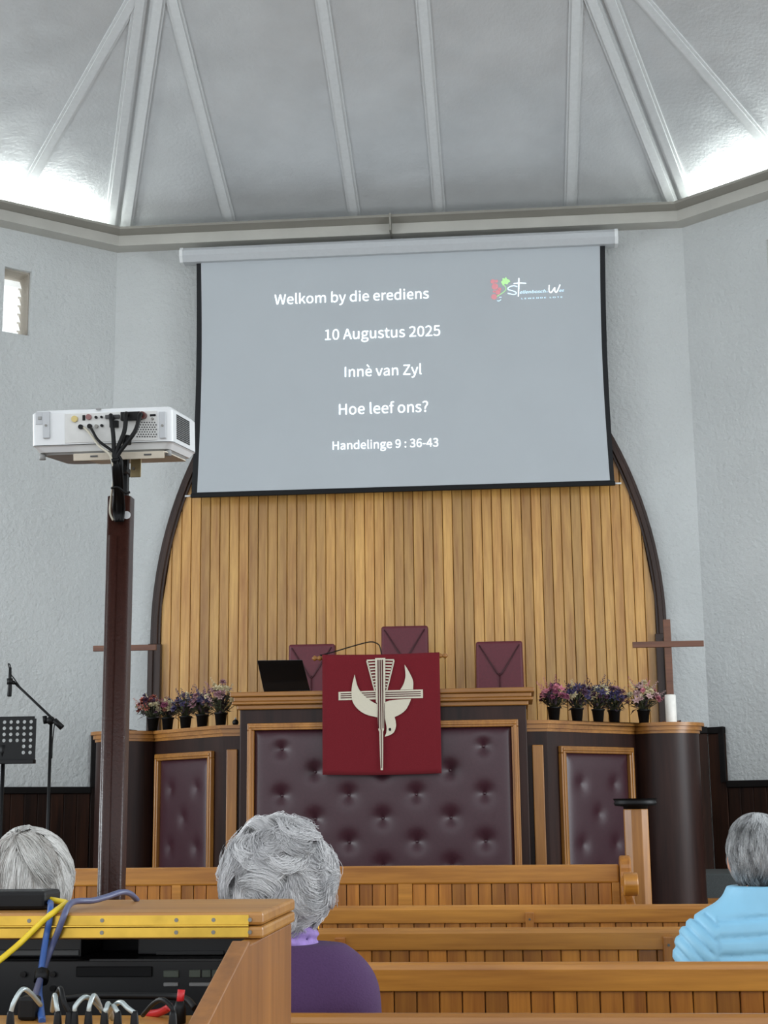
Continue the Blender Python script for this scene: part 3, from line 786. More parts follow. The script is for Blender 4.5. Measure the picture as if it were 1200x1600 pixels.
def bouquet(px, s, cols, label, group, hgt, spread, lean=0):
    p = on_wing(px, s, .13); r = random.Random(int(px)); base = (p[0], p[1], WZ + .0006)
    o = thing('flower_pot', label, 'potted flowers', base, group)
    pt = bpy.data.objects.new('pot', potm); COL.objects.link(pt); pt.parent = o
    mb = MB(); mb2 = MB()
    for i in range(110):
        a = r.uniform(0, 6.283); el = r.uniform(-.45, 1.3); rr = r.uniform(.015, .06)
        b0 = np.array([math.cos(a) * rr, math.sin(a) * rr, .10 + r.uniform(0, hgt * .45)])
        d = (math.cos(a) * math.cos(el), math.sin(a) * math.cos(el), math.sin(el))
        petal(mb if i % 2 else mb2, b0 + np.array([lean * b0[2], 0, 0]), d, r.uniform(.04, .08), r.uniform(.014, .026), r.uniform(-.3, .5))
    mb.add([], []); fo = bpy.data.objects.new('leaves', mb.mesh('leaves', LEAF)); COL.objects.link(fo); fo.parent = o; fo['kind'] = 'stuff'
    fo = bpy.data.objects.new('leaves', mb2.mesh('leaves', LEAFD)); COL.objects.link(fo); fo.parent = o; fo['kind'] = 'stuff'
    stm = MB()
    for i in range(44):
        a = i * 2.399 + r.uniform(-.2, .2); q = math.sqrt((i + .5) / 44)
        rr = spread * 1.08 * q * r.uniform(.85, 1.1); z = .095 + hgt * (.12 + .88 * math.sqrt(max(0, 1 - (q * .97) ** 2))) * r.uniform(.75, 1.1)
        pos = np.array([math.cos(a) * rr + lean * z, math.sin(a) * rr * .8, z])
        stm.tube([(pos[0] * .2, pos[1] * .2, .095), pos], .0018, 4)
        c = r.choice(cols); me = FM[r.choice((0, 1, 1, 2))]
        f_ = bpy.data.objects.new('flower', me); COL.objects.link(f_); f_.parent = o; f_.location = pos
        f_.rotation_euler = Vector((pos[0] * 1.2, pos[1] * 1.2 - .04, .09)).to_track_quat('Z', 'Y').to_euler()
        sc = r.uniform(.8, 1.25); f_.scale = (sc, sc, sc)
        if not me.materials: me.materials.append(None)
        f_.material_slots[0].link = 'OBJECT'; f_.material_slots[0].material = FC[c]
    so = bpy.data.objects.new('stems', stm.mesh('stems', LEAF)); COL.objects.link(so); so.parent = o; so['kind'] = 'stuff'
GL, GR = 'flower pots on the left pulpit ledge', 'flower pots on the right pulpit ledge'
bouquet(239, -1, ('coral', 'coral', 'plum', 'cream', 'violet'), 'black pot of coral and plum dried flowers at the outer left of the left ledge', GL, .145, .082, -.12)
bouquet(262, -1, ('magenta', 'russet', 'cream', 'plum'), 'low black pot of magenta and russet flowers, second from the left on the left ledge', GL, .115, .075)
bouquet(290, -1, ('slate', 'violet', 'slate', 'plum', 'cream'), 'black pot of slate grey dried flowers in the middle of the left ledge', GL, .15, .085)
bouquet(316, -1, ('violet', 'plum', 'slate', 'dusty'), 'black pot of violet dried flowers, second from the right on the left ledge', GL, .145, .075)
bouquet(345, -1, ('dusty', 'cream', 'rose', 'cream', 'dusty'), 'black pot of tall cream and dusty pink flowers nearest the centre of the pulpit', GL, .185, .1)
bouquet(866, 1, ('pink', 'magenta', 'plum', 'pink'), 'low black pot with upright pink flowers nearest the centre on the right ledge', GR, .135, .08)
bouquet(902, 1, ('plum', 'violet', 'cream', 'plum'), 'black pot of plum flowers with cream stars, second on the right ledge', GR, .155, .095)
bouquet(935, 1, ('violet', 'slate', 'cream', 'plum'), 'black pot of dark violet flowers in the middle of the right ledge', GR, .165, .085)
bouquet(960, 1, ('russet', 'dusty', 'plum', 'violet'), 'black pot of russet and violet flowers, fourth on the right ledge', GR, .15, .085)
bouquet(1006, 1, ('rose', 'pink', 'rose', 'cream'), 'black pot of pale rose star flowers next to the white candle', GR, .165, .105)

# ================================================================== SCREEN
SY = 12.08
scr = thing('projection_screen', 'wide pull-down projection screen with white casing and black border showing a welcome slide', 'screen', (XC, SY, 3.85))
def SP(x, y, dy=0): return atY(x, y, SY - dy)
cl, cr_ = SP(283, 393), SP(964.5, 360)
zt = (cl[2] + cr_[2]) / 2; zbm = (SP(300, 413)[2] + SP(950, 383)[2]) / 2
def case_loop(x):
    h = zt - zbm
    return [(x, SY + .07, zt), (x, SY - .05, zt + .0), (x, SY - .075, zt - .03), (x, SY - .075, zt - .6 * h), (x, SY - .045, zbm), (x, SY + .05, zbm), (x, SY + .07, zbm + .03)]
MB().sweep([case_loop(cl[0] + .03), case_loop(cr_[0] - .03)]).obj('casing', WHITEMT, scr)
for a_, b_ in ((cl[0], cl[0] + .03), (cr_[0] - .03, cr_[0])):
    lps = []
    for x in (a_, b_):
        lps.append([(x, y + (.004 if y > SY else -.004), z + (.004 if z > zt - .05 else -.004)) for _, y, z in case_loop(x)])
    MB().sweep(lps).obj('casing_end', WHITEPL, scr, bevel=.004)
for xx in (cl[0] + .35, cr_[0] - .35):
    MB().box(xx - .02, xx + .02, SY + .06, WY - .001, zt - .06, zt - .03).obj('wall_bracket', WHITEMT, scr)
oTL, oTR, oBL, oBR = SP(307, 413), SP(945.5, 384), SP(299, 777), SP(960.5, 759.5)
iTL, iTR, iBL, iBR = SP(314, 413), SP(937.5, 384), SP(308, 769), SP(953, 751)
zi, zo = (iBL[2] + iBR[2]) / 2, (oBL[2] + oBR[2]) / 2
ztop_ = zbm + .03
xo0, xo1 = (oTL[0] + oBL[0]) / 2, (oTR[0] + oBR[0]) / 2
def strip(xa0, xa1, z0, xb0, xb1, z1, y, th=.002):
    return MB().hexa([(xa0, y, z0), (xa1, y, z0), (xa1, y + th, z0), (xa0, y + th, z0)], [(xb0, y, z1), (xb1, y, z1), (xb1, y + th, z1), (xb0, y + th, z1)])
# the sides of the sheet bow in a little between casing and bottom bar
def bow(v): return .03 * math.sin(math.pi * v)
N = 14; vs = []; fs = []
for j in range(N + 1):
    v = j / N; z = zo + .03 + (ztop_ - zo - .03) * v
    vs += [(oBL[0] + (oTL[0] - oBL[0]) * v + bow(v) * .6, SY, z), (oBR[0] + (oTR[0] - oBR[0]) * v - bow(v) * .6, SY, z)]
fs = [(2 * j, 2 * j + 1, 2 * j + 3, 2 * j + 2) for j in range(N)]
MB().add(vs, fs).obj('black_backing', BLACKFAB, scr)
vs = []
for j in range(N + 1):
    v = j / N; z = zi + (ztop_ - zi) * v
    vs += [(iBL[0] + (iTL[0] - iBL[0]) * v + bow(v) * .7, SY - .002, z), (iBR[0] + (iTR[0] - iBR[0]) * v - bow(v) * .7, SY - .002, z)]
MB().add(vs, fs).obj('fabric', SCREENF, scr)
MB().box(oBL[0] - .005, oBR[0] + .005, SY - .012, SY + .012, zo, zo + .035).obj('bottom_bar', BLACK, scr, bevel=.004)
for xx, d in ((oBL[0] - .005, -1), (oBR[0] + .005, 1)):
    MB().tube([(xx, SY, zo + .017), (xx + d * .05, SY, zo + .017)], .008, 8).obj('bar_end', WHITEPL, scr)
for (t, xa, ya, xb, yb) in (('Welkom by die erediens', 429, 475.5, 670, 467), ('10 Augustus 2025', 508, 531, 688, 525), ('Innè van Zyl', 539, 588.5, 659, 585.5), ('Hoe leef ons?', 530, 647.5, 669, 644), ('Handelinge 9 : 36-43', 520, 702, 685, 698.5)):
    p0, p1 = SP(xa, ya), SP(xb, yb); zc_ = (p0[2] + p1[2]) / 2; p0[2] = p1[2] = zc_
    text_obj(t, TEXTM, scr, p0, p1, 'slide_text', depth_off=.005)
LY = SY - .005
def LP(cx, cy): p = SP(740 + cx / 7.5, 420 + cy / 7.5); return (p[0], p[2])
for (cx, cy, r) in ((225, 150, 28), (268, 148, 19), (250, 210, 40), (305, 240, 21), (285, 275, 32), (238, 268, 14), (240, 330, 35)):
    x, z = LP(cx, cy); MB().disc((x, LY, z), r / 7.5 * SY / F * 1.02, 16, 1, .001).obj('logo_grape', GRAPE, scr)
MB().prism([(LP(*p)[0], LY, LP(*p)[1]) for p in ((320, 155), (340, 138), (338, 112), (366, 118), (378, 96), (392, 122), (412, 128), (432, 152), (405, 165), (398, 184), (366, 178), (346, 200))], (0, .001, 0)).obj('logo_leaf', LEAFP, scr)
def stroke(pts, wd, mat, name): 
    ribbon([LP(*p) for p in sm(pts, 6)], wd / 7.5 * SY / F, LY).obj(name, mat, scr)
stroke([(345, 190), (372, 212), (378, 245), (345, 280), (305, 305), (268, 330)], 8, LEAFP, 'logo_stem')
stroke([(300, 335), (328, 334)], 5, TEXTB, 'logo_mark'); stroke([(275, 376), (300, 378), (322, 362)], 6, TEXTB, 'logo_mark')
stroke([(512, 212), (465, 200), (408, 222), (408, 246), (465, 262), (502, 284), (470, 304), (400, 288)], 11, TEXTB, 'logo_script')
stroke([(530, 112), (528, 220), (524, 326)], 12, TEXTM, 'logo_script'); stroke([(470, 174), (540, 170), (615, 172)], 10, TEXTM, 'logo_script')
stroke([(886, 192), (884, 255), (905, 282), (938, 240), (950, 225), (952, 262), (972, 276), (1000, 220), (1014, 188)], 11, TEXTM, 'logo_script')
def LP3(cx, cy): x, z = LP(cx, cy); return np.array([x, SY, z])
def logo_text(t, xa, xb, y, mat, sh, h):
    p0, p1 = LP3(xa, y), LP3(xb, y - (xb - xa) * .02); p0[2] = p1[2] = (p0[2] + p1[2]) / 2
    text_obj(t, mat, scr, p0, p1, 'logo_text', sh, .005, h, split=False)
logo_text('ellenbosch', 542, 846, 290, TEXTB, .3, .10); logo_text('-', 848, 872, 284, TEXTB, 0, .09); logo_text('es', 1004, 1062, 270, TEXTB, .3, .09)
logo_text('L E W E N D E   L O T E', 560, 1044, 354, TEXTB, 0, .046)

# ================================================================== STANDS ON THE LEFT
# microphone boom stand
MY = 8.6
foot = atY(80, 1125, MY); mx = foot[0]; mz = atY(80, 1126, MY)[2]
ms = thing('microphone_stand', 'black boom microphone stand in front of the white left wall', 'microphone stand', (mx, MY, 0))
MB().tube([(mx, MY, .12), (mx, MY, mz)], [.011, .009], 10).obj('upright', BLACK, ms)
A, B = atY(97, 1137, MY - .02), atY(22, 1066, MY - .02)
MB().tube([A, B], .0075, 8).obj('boom', BLACK, ms)
MB().tube([A, A + (B - A) * .16], .017, 10).obj('counterweight', BLACK, ms)
MB().ball((mx + .0, MY - .01, mz), .026, 10, 7).obj('clutch', BLACK, ms)
k_ = atY(74, 1128, MY); MB().tube([k_ + np.array([-.01, 0, -.01]), k_ + np.array([-.018, 0, .035])], .014, 8).obj('knob', BLACK, ms)
for a in (90, 210, 330):
    MB().tube([(mx, MY, .16), (mx + .3 * math.cos(rad(a)), MY + .3 * math.sin(rad(a)), .012)], .009, 8).obj('leg', BLACK, ms)
cb = [atY(x, y, MY - .03) for x, y in ((14, 1042), (13, 1037), (16, 1040), (17, 1053), (22, 1060), (32, 1074), (45, 1088), (60, 1101), (75, 1118), (85, 1126), (84, 1140), (82, 1160), (81, 1185))]
cb = [atY(15, 1046, MY - .03)] + cb
tag(MB().tube(smooth_path(cb, 5), .0035, 6).obj('microphone_cable', BLACK, None, (mx, MY, mz)), 'thin black cable wound along the microphone boom', 'cable')
m0, m1, m2, m3 = atY(14.5, 1088.5, MY - .03), atY(15.5, 1072, MY - .03), atY(15.5, 1060, MY - .03), atY(16, 1043, MY - .03)
mi = thing('microphone', 'black handheld microphone hanging upright at the end of the boom', 'microphone', m1)
MB().tube([m0, m0 + (m1 - m0) * .1, m1, m2, m3], [.011, .0135, .0125, .010, .008], 12).obj('body', BLACK, mi)
MB().tube([m1 + np.array([0, 0, .01]), m2], .018, 10).tube([m2 - np.array([0, 0, .02]), atY(23, 1067, MY - .02)], .012, 8).obj('clip', BLACK, mi)
# music stand
UY = 8.5
tlx, trx = atY(-40, 1120, UY), atY(57, 1119, UY); zt, zb_ = trx[2], atY(58, 1190, UY)[2]
xa, xb = tlx[0], trx[0]
mu = thing('music_stand', 'black perforated music stand cut off by the left edge of the picture', 'music stand', ((xa + xb) / 2, UY, 0))
# desk plate with round holes: built as a grid of cells, each a square ring around its hole
plate = MB(); hx0 = atY(7, 1128, UY)[0]; hdx = (atY(48.5, 1128, UY)[0] - hx0) / 4; hz0 = atY(30, 1128, UY)[2]; hdz = (hz0 - atY(30, 1176, UY)[2]) / 5
cols_ = [hx0 + hdx * i for i in range(-4, 5)]; rows_ = [hz0 - hdz * j for j in range(6)]
def ringcell(cx, cz, w_, h_, r, y):
    n = 16; vs = []; 
    for i in range(n):
        a = 2 * math.pi * (i + .5) / n; c_, s_ = math.cos(a), math.sin(a); kx = min(w_ / 2 / max(abs(c_), 1e-6), h_ / 2 / max(abs(s_), 1e-6))
        if abs(abs(c_) * h_ - abs(s_) * w_) < .25 * w_: kx = math.hypot(w_, h_) / 2; c2, s2 = math.copysign(w_ / 2, c_), math.copysign(h_ / 2, s_)
        else: c2, s2 = c_ * kx, s_ * kx
        vs += [(cx + r * c_, y, cz + r * s_), (cx + c2, y, cz + s2), (cx + r * c_, y + .003, cz + r * s_), (cx + c2, y + .003, cz + s2)]
    fs = []
    for i in range(n):
        j = (i + 1) % n; fs += [(4 * i, 4 * i + 1, 4 * j + 1, 4 * j), (4 * i + 2, 4 * j + 2, 4 * j + 3, 4 * i + 3), (4 * i, 4 * j, 4 * j + 2, 4 * i + 2)]
    plate.add(vs, fs)
for j, cz in enumerate(rows_):
    for i, cx in enumerate(cols_):
        if j >= 4 and i < 7: plate.box(cx - hdx / 2, cx + hdx / 2, UY, UY + .003, cz - hdz / 2, cz + hdz / 2)
        else: ringcell(cx, cz, hdx, hdz, .0105, UY)
gx0, gx1, gz0, gz1 = cols_[0] - hdx / 2, cols_[-1] + hdx / 2, rows_[-1] - hdz / 2, rows_[0] + hdz / 2
plate.box(gx1, xb, UY, UY + .003, gz0, gz1).box(gx0 - .02, xb - .01, UY, UY + .003, gz1, zt).box(gx0 - .02, gx0, UY, UY + .003, gz0, gz1).box(gx0 - .02, xb, UY, UY + .003, zb_, gz0)
plate.obj('desk_plate', BLACK, mu)
MB().box(gx0 - .02, xb + .005, UY - .045, UY + .004, zb_ - .012, zb_ + .012).obj('lip', BLACK, mu, bevel=.003)
sx = atY(3, 1190, UY)[0]
MB().tube([(sx, UY + .02, .1), (sx, UY + .02, zb_ + .02)], .012, 10).obj('upright', BLACK, mu)
MB().tube([(sx, UY + .02, zb_ + .03), (sx, UY + .012, zb_ + .10)], .02, 10).obj('bracket', BLACK, mu)
for a in (90, 210, 330):
    MB().tube([(sx, UY + .02, .14), (sx + .28 * math.cos(rad(a)), UY + .02 + .28 * math.sin(rad(a)), .012)], .009, 8).obj('leg', BLACK, mu)

# ================================================================== PROJECTOR ON ITS POLE
PY = 3.42

X0, X1 = atY(50.5, 660, PY)[0], atY(270, 660, PY)[0]
ZT = atY(180, 639, PY)[2]; ZM = atY(180, 692, PY)[2]; ZB = ZM - .013
PIV = (-.95, PY, ZM); TILT = rad(7.5)
pr = thing('projector', 'white projector seen from behind, mounted on top of the brown pole', 'projector', PIV)
pr.rotation_euler[0] = TILT
DPT = .27
def rrect(x0, x1, y0, y1, r, n=5):
    out = []
    for cx, cy, a0 in ((x1 - r, y1 - r, 0), (x0 + r, y1 - r, 90), (x0 + r, y0 + r, 180), (x1 - r, y0 + r, 270)):
        for i in range(n + 1):
            a = rad(a0 + 90 * i / n); out.append((cx + r * math.cos(a), cy + r * math.sin(a)))
    return out
rr = rrect(X0, X1, PY, PY + DPT, .014)
rr2 = rrect(X0 + .012, X1 - .012, PY + .012, PY + DPT - .012, .02)
MB().sweep([[(x, y, ZM) for x, y in rr], [(x, y, ZT - .008) for x, y in rr], [(x, y, ZT) for x, y in rrect(X0 + .008, X1 - .008, PY + .008, PY + DPT - .008, .012)]]).obj('upper_case', WHITEPL, pr)
MB().sweep([[(x, y, ZB - .004) for x, y in rr2], [(x, y, ZB + .008) for x, y in rrect(X0 + .004, X1 - .004, PY + .004, PY + DPT - .004, .014)], [(x, y, ZM - .002) for x, y in rr]]).obj('lower_case', WHITEPL, pr)
MB().sweep([[(x, y, ZB - .010) for x, y in rrect(X0 + .02, X1 - .02, PY + .02, PY + DPT - .02, .03)], [(x, y, ZB - .003) for x, y in rrect(X0 + .016, X1 - .016, PY + .016, PY + DPT - .016, .03)]]).obj('underside', GREYPL, pr)
def RP(x, y): p = atY(x, y, PY); return p[0], p[2]
def rbox(name, xa, ya, xb, yb, mat, out=.004, par=None, bev=.001):
    a, b_ = RP(xa, ya), RP(xb, yb); return MB().box(a[0], b_[0], PY - out, PY + .003, min(a[1], b_[1]), max(a[1], b_[1])).obj(name, mat, par or pr, bevel=bev)
PALEB = plain('pale_brass_socket', S(206, 186, 120), .4); PALER = plain('dull_red_plug', S(140, 96, 94), .4)
pan = rbox('connector_panel', 103, 648, 246, 688, plain('connector_panel_plastic', S(212, 212, 208), .4), .002)
for (x0, x1) in ((70, 79), (251, 260)):
    rbox('screw_bracket', x0, 645, x1, 685, WHITEMT, .007); xx, zz = RP((x0 + x1) / 2, 666); MB().disc((xx, PY - .009, zz), .003, 10, 1, .003).obj('bracket_screw', STEEL, pr)
rbox('latch_panel', 58, 645, 69, 664, WHITEMT, .002); rbox('sensor', 62, 652, 67, 657, GREYPL, .004); rbox('seam_mark', 152, 639.5, 160, 641.5, GREYPL, .003)
for (x, y, r, mt, nm) in ((119, 656, .008, PALEB, 'socket'), (141, 653, .007, PALER, 'plug'), (128, 668, .006, BLACK, 'socket'), (142, 667, .006, BLACK, 'socket'), (152.5, 653.5, .0035, BLACK, 'socket'), (161, 653, .003, BLACK, 'socket'), (152.5, 667, .0045, STEEL, 'socket'), (161, 666, .0035, BLACK, 'socket'), (197, 665, .004, BLACK, 'socket'), (240, 655.5, .003, STEEL, 'socket')):
    xx, zz = RP(x, y); MB().disc((xx, PY - .008, zz), r, 12, 1, .008).obj(nm, mt, pr)
rbox('socket', 131, 650, 135, 658, BLACK); rbox('socket', 236, 648.5, 245, 651.5, BLACK); rbox('video_plug', 174, 659, 187, 669, BLACK, .012); rbox('video_plug', 192, 646, 222, 658, BLACK, .014); rbox('video_plug', 167, 650, 189, 655, DEVGREY, .008)
xx, zz = RP(226, 651); MB().disc((xx, PY - .02, zz), .009, 12, 1, .02).obj('plug', plain('plug_red_brown', S(96, 44, 38), .4), pr)
# speaker grille: dots of a perforated square
g = MB()
for j in range(7):
    for i in range(8):
        xx, zz = RP(215 + i * 4 + (j % 2) * 2, 661 + j * 3.6); g.disc((xx, PY - .0032, zz), .0019, 6, 1, .001)
go = g.obj('speaker_grille', DEVGREY, pr); go['kind'] = 'stuff'
# side vent slots
for i in range(13):
    z = ZM + .012 + (ZT - ZM - .028) * i / 12
    MB().box(X1 - .001, X1 + .0012, PY + .045, PY + .19, z - .0017, z + .0017).obj('vent_slot', BLACK, pr)
for (x, y) in ((60, 704), (258, 701)):
    a = RP(x, y); MB().lathe([(.008, 0), (.008, .012), (.004, .016)], (a[0], PY + .03, ZB - .02), 12).obj('foot', GREYPL, pr)
MB().lathe([(.03, 0), (.034, .01), (.036, .022)], (X0 + .1, PY + DPT + .004, (ZB + ZT) / 2), 18).obj('lens', BLACKG, pr)
MB().box(-1.02, -.98, PY + .01, PY + .03, ZB - .026, ZB - .010).obj('foot', GREYPL, pr, bevel=.004)
# tilting mount: plate with folded lip and a hinge
px0, px1 = atY(112, 715, PY - .005)[0], atY(258, 715, PY - .005)[0]; pz1 = ZB - .011; pz0 = pz1 - .022
pm = thing('projector_mount', 'beige steel mounting tray under the white projector', 'mount', (-1.0, PY + .1, pz0))
MB().sweep([[(x, y, pz1 - .003) for x, y in rrect(px0, px1, PY - .004, PY + .23, .012)], [(x, y, pz1) for x, y in rrect(px0, px1, PY - .004, PY + .23, .012)]]).rotx(PIV, TILT).obj('tray', PLATE, pm)
MB().box(px0 + .003, px1 - .003, PY - .007, PY - .004, pz0 + .004, pz1).rotx(PIV, TILT).obj('tray_lip', PLATE, pm, bevel=.002)
for xx in (146, 230):
    a = atY(xx, 716, PY - .008); MB().box(a[0] - .009, a[0] + .009, PY - .009, PY - .006, (pz0 + pz1) / 2 - .002 + .003, (pz0 + pz1) / 2 + .002 + .003).rotx(PIV, TILT).obj('slot', DEVGREY, pm)
a, b_ = atY(207, 722, PY + .1), atY(223, 748, PY + .1)
MB().box(a[0], b_[0], PY + .08, PY + .084, b_[2], pz1 + .012).obj('hinge_ear', plain('galvanised_bracket', S(130, 116, 84), .4, .6), pm, bevel=.002)
MB().disc(((a[0] + b_[0]) / 2 - .005, PY + .076, (a[2] + b_[2]) / 2), .004, 10, 1, .006).obj('bolt', STEEL, pm)
PPY = PY + .12; 
pxc = atY(188, 830, PPY)[0]; pzt = atY(190, 778, PPY)[2]; PWD = .029
a = atY(195, 735, PPY)
MB().box(a[0] - .010, a[0] + .010, PPY - .01, PPY + .01, pzt - .1, pz1 + .018).obj('inner_tube', BLACK, pm, bevel=.003)
MB().disc((a[0] + .002, PPY - .03, atY(195, 737, PPY)[2]), .012, 12, 1, .05).obj('tilt_bolt', BLACK, pm)
po = thing('projector_pole', 'tall glossy brown steel pole carrying the projector', 'pole', (pxc, PPY, 0))
rp_ = rrect(pxc - PWD, pxc + PWD, PPY - PWD, PPY + PWD, .011, 5)
mb = MB().sweep([[(x, y, .012) for x, y in rp_], [(x, y, pzt) for x, y in rp_]]); mb.s = [True] * (len(mb.s) - 2) + [False, False]
mb.obj('tube', POLE, po)
MB().tube([(pxc - .010, PPY - PWD + .004, .012), (pxc - .010, PPY - PWD + .004, pzt - .1)], .013, 12).obj('front_bead', POLE, po)
MB().box(pxc - .05, pxc + .05, PPY - .035, PPY + .07, 0, .012).obj('base_plate', POLE, po, bevel=.003)
hz = atY(196, 805, PPY - PWD)
MB().disc((hz[0] + .003, PPY - PWD - .0015, hz[2]), .010, 14, 1, .002).obj('hole_sticker', WHITEPL, po).scale = (1, 1, 1)
# cable bundle
def cable(name, pts, r, mat, label, cat='cable', group=None, k=6, n=7):
    o = MB().tube(smooth_path(pts, k), r, n).obj(name, mat, None, pts[0]); return tag(o, label, cat, group)
GC = 'cables behind the projector'
def PP(x, y, dy=0): return atY(x, y, PY + dy)
ends = [((176, 655), -.02, 'thick black cable plugged into the projector socket left of centre'), ((200, 652), -.02, 'black cable looping up to the projector video socket'), ((222, 653), -.02, 'black cable running to the red brown plug on the projector'),
        ((142, 668), -.015, 'thin black cable from the round sockets at the left of the projector panel')]
for i, ((x, y), dy, lab) in enumerate(ends):
    xm = 178 + i * 3
    pts = [PP(x, y, -.008), PP(x - 3 if i != 3 else x + 3, y - 5 if i != 3 else y + 6, -.04), PP(x + (xm - x) * .3, y + 22, -.05), PP(xm, 708 + i * 2, -.045), PP(184 + (i - 1.5) * 4, 735, -.035), PP(186 + (i - 1.5) * 4, 770, .02), PP(186 + (i - 1.5) * 5, 795, .065), PP(187 + (i - 1.5) * 3, 815, .075)]
    cable('projector_cable', pts, .0055 if i < 3 else .0035, BLACK, lab, group=GC)
cable('projector_cable', [PP(131, 668, -.01), PP(140, 677, -.03), PP(155, 697, -.045), PP(172, 712, -.05), PP(178, 740, -.03), PP(174, 775, .04), PP(172, 800, .07), PP(177, 813, .078)], .003, plain('grey_white_cable', S(196, 190, 172), .4), 'thin pale cable hanging beside the black projector cables', group=GC)
cable('cable_sleeve', [PP(180, 715, -.045), PP(183, 740, -.02), PP(186, 765, .02), PP(187, 795, .07), PP(187, 812, .08)], .012, BLACK, 'black wrapped bundle of cables hanging below the projector', 'cables', k=8)
cable('cable_tie', [PP(174, 763, .0), PP(184, 761, -.005), PP(196, 770, .005), PP(203, 769, .01)], .003, BLACK, 'black cable tie sticking out of the cable bundle', 'cable tie')
p = PP(198, 689, -.03); tag(MB().tube([PP(198, 694, -.03), PP(199, 681, -.03)], .011, 10).obj('ferrite_core', BLACK, None, p), 'black cylindrical ferrite core on a projector cable', 'ferrite core')

# ================================================================== PEWS
PZ = .85
def pew(yk, ztop, x0, x1, rail, label, group, uprights=(), spacing=.0585, wide=(), zseat=.42, ends=True):
    o = thing('church_pew', label, 'pew', ((x0 + x1) / 2, yk + .2, 0), group)
    # top rail with rounded top
    r = .017; loop = lambda x: [(x, yk + .036, ztop - rail), (x, yk, ztop - rail), (x, yk, ztop - r), (x, yk + r * .3, ztop - r * .35), (x, yk + r, ztop), (x, yk + .026, ztop), (x, yk + .036, ztop - .008)]
    MB().sweep([loop(x0), loop(x1)]).obj('top_rail', PEWX, o, bevel=.003)
    zb_ = .18; zt_ = ztop - rail + .01
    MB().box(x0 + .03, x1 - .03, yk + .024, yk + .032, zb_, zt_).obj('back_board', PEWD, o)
    n = int((x1 - x0 - .06) / spacing); sp = (x1 - x0 - .06) / n
    first = None
    for i in range(n):
        if first is None:
            first = MB().box(-sp / 2 + .0013, sp / 2 - .0013, -.007, .007, zb_, zt_).obj('slat', PEWZ, o, (0, 0, 0), bevel=.003, seg=1); c = first
        else: c = first.copy(); COL.objects.link(c); c.parent = o
        c.location = Vector((x0 + .03 + sp * (i + .5), yk + .016, 0)) - Vector(o['_o'])
    MB().box(x0, x1, yk + .002, yk + .034, .12, .19).obj('bottom_rail', PEWX, o, bevel=.004)
    MB().box(x0 + .02, x1 - .02, yk + .034, yk + .44, zseat - .03, zseat).obj('seat', PEWX, o, bevel=.006)
    for xx in uprights:
        ub = MB().box(xx - .017, xx + .017, yk - .022, yk + .002, .12, ztop - .028).obj('upright', PEWZ, o, bevel=.003)
        MB().disc((xx, yk - .025, ztop - .028 - .026), .0045, 10, 1, .004).obj('bolt', STEEL, ub)
    if ends:
        for xx in (x0, x1 - .035):
            lp = [(xx, yk - .03, 0), (xx, yk + .46, 0), (xx, yk + .44, .62), (xx, yk + .38, .66), (xx, yk + .1, .68), (xx, yk + .06, ztop + .015), (xx, yk + .03, ztop + .03), (xx, yk - .01, ztop + .02), (xx, yk - .03, ztop - .02)]
            MB().prism(lp, (.035, 0, 0)).obj('end_panel', PEWZ, o, bevel=.006)
    return o
def ydist(px, py, z): return atZ(px, py, z)[1]
y1, y2, y3, y4 = ydist(800, 1585.5, PZ), ydist(800, 1504.5, PZ), ydist(800, 1450, PZ), ydist(800, 1414.5, PZ)
GP = 'wooden pews in the nave'
pew(y1, PZ, -2.6, 2.4, .07, 'nearest wooden pew, its top rail along the bottom edge of the picture', GP, wide=())
pew(y2, PZ, -2.6, 2.4, .071, 'second nearest wooden pew, crossing in front of the blue jacket', GP)
pew(y3, PZ, -2.6, 2.6, .071, 'third wooden pew, with bolted uprights at the woman and at the blue jacket', GP, [atY(532, 1470, y3)[0], atY(1043.5, 1470, y3)[0]], .062)
pew(y4, PZ, -2.6, 2.6, .07, 'fourth wooden pew, with one small bolted upright right of centre', GP, [atY(827.5, 1435, y4)[0]], .062)
# front bench, its boarded back towards us, scroll ended
YF = 6.95
zf = (atY(300, 1355.5, YF)[2] + atY(900, 1351, YF)[2]) / 2
xr_ = atY(967, 1352, YF)[0]; xl_ = -3.2
fb = thing('front_bench', 'front bench of upright oak boards with a scrolled arm at its right end', 'bench', ((xl_ + xr_) / 2, YF, 0))
MB().box(xl_, xr_, YF, YF + .04, zf - .083, zf).obj('top_rail', PEWX, fb, bevel=.008)
n = int((xr_ - xl_ - .03) / .0592); sp = .0592
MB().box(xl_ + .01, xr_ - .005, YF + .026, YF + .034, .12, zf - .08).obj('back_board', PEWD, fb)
first = None; wide_px = [(622, 644), (268, 282)]
wx = [(atY(a, 1395, YF)[0], atY(b_, 1395, YF)[0]) for a, b_ in wide_px]
for a, b_ in wx: MB().box(a, b_, YF + .002, YF + .024, .12, zf - .075).obj('stile', PEWX, fb, bevel=.003)
edges = [xl_ + .01] + [e for ab in sorted(wx) for e in ab] + [xr_ - .035]
for ea, eb in zip(edges[0::2], edges[1::2]):
    k_ = max(1, round((eb - ea) / sp)); w_ = (eb - ea) / k_
    for i in range(k_):
        if first is None:
            first = MB().box(-sp / 2 + .0016, sp / 2 - .0016, -.008, .008, .12, zf - .075).obj('slat', PEWZ, fb, (0, 0, 0), bevel=.003, seg=1); c = first
        else: c = first.copy(); COL.objects.link(c); c.parent = fb
        c.location = Vector((ea + w_ * (i + .5), YF + .016, 0)) - Vector(fb['_o']); c.scale = (w_ / sp, 1, 1)
MB().box(xr_ - .035, xr_, YF + .002, YF + .03, .1, zf - .08).obj('stile', PEWX, fb, bevel=.003)
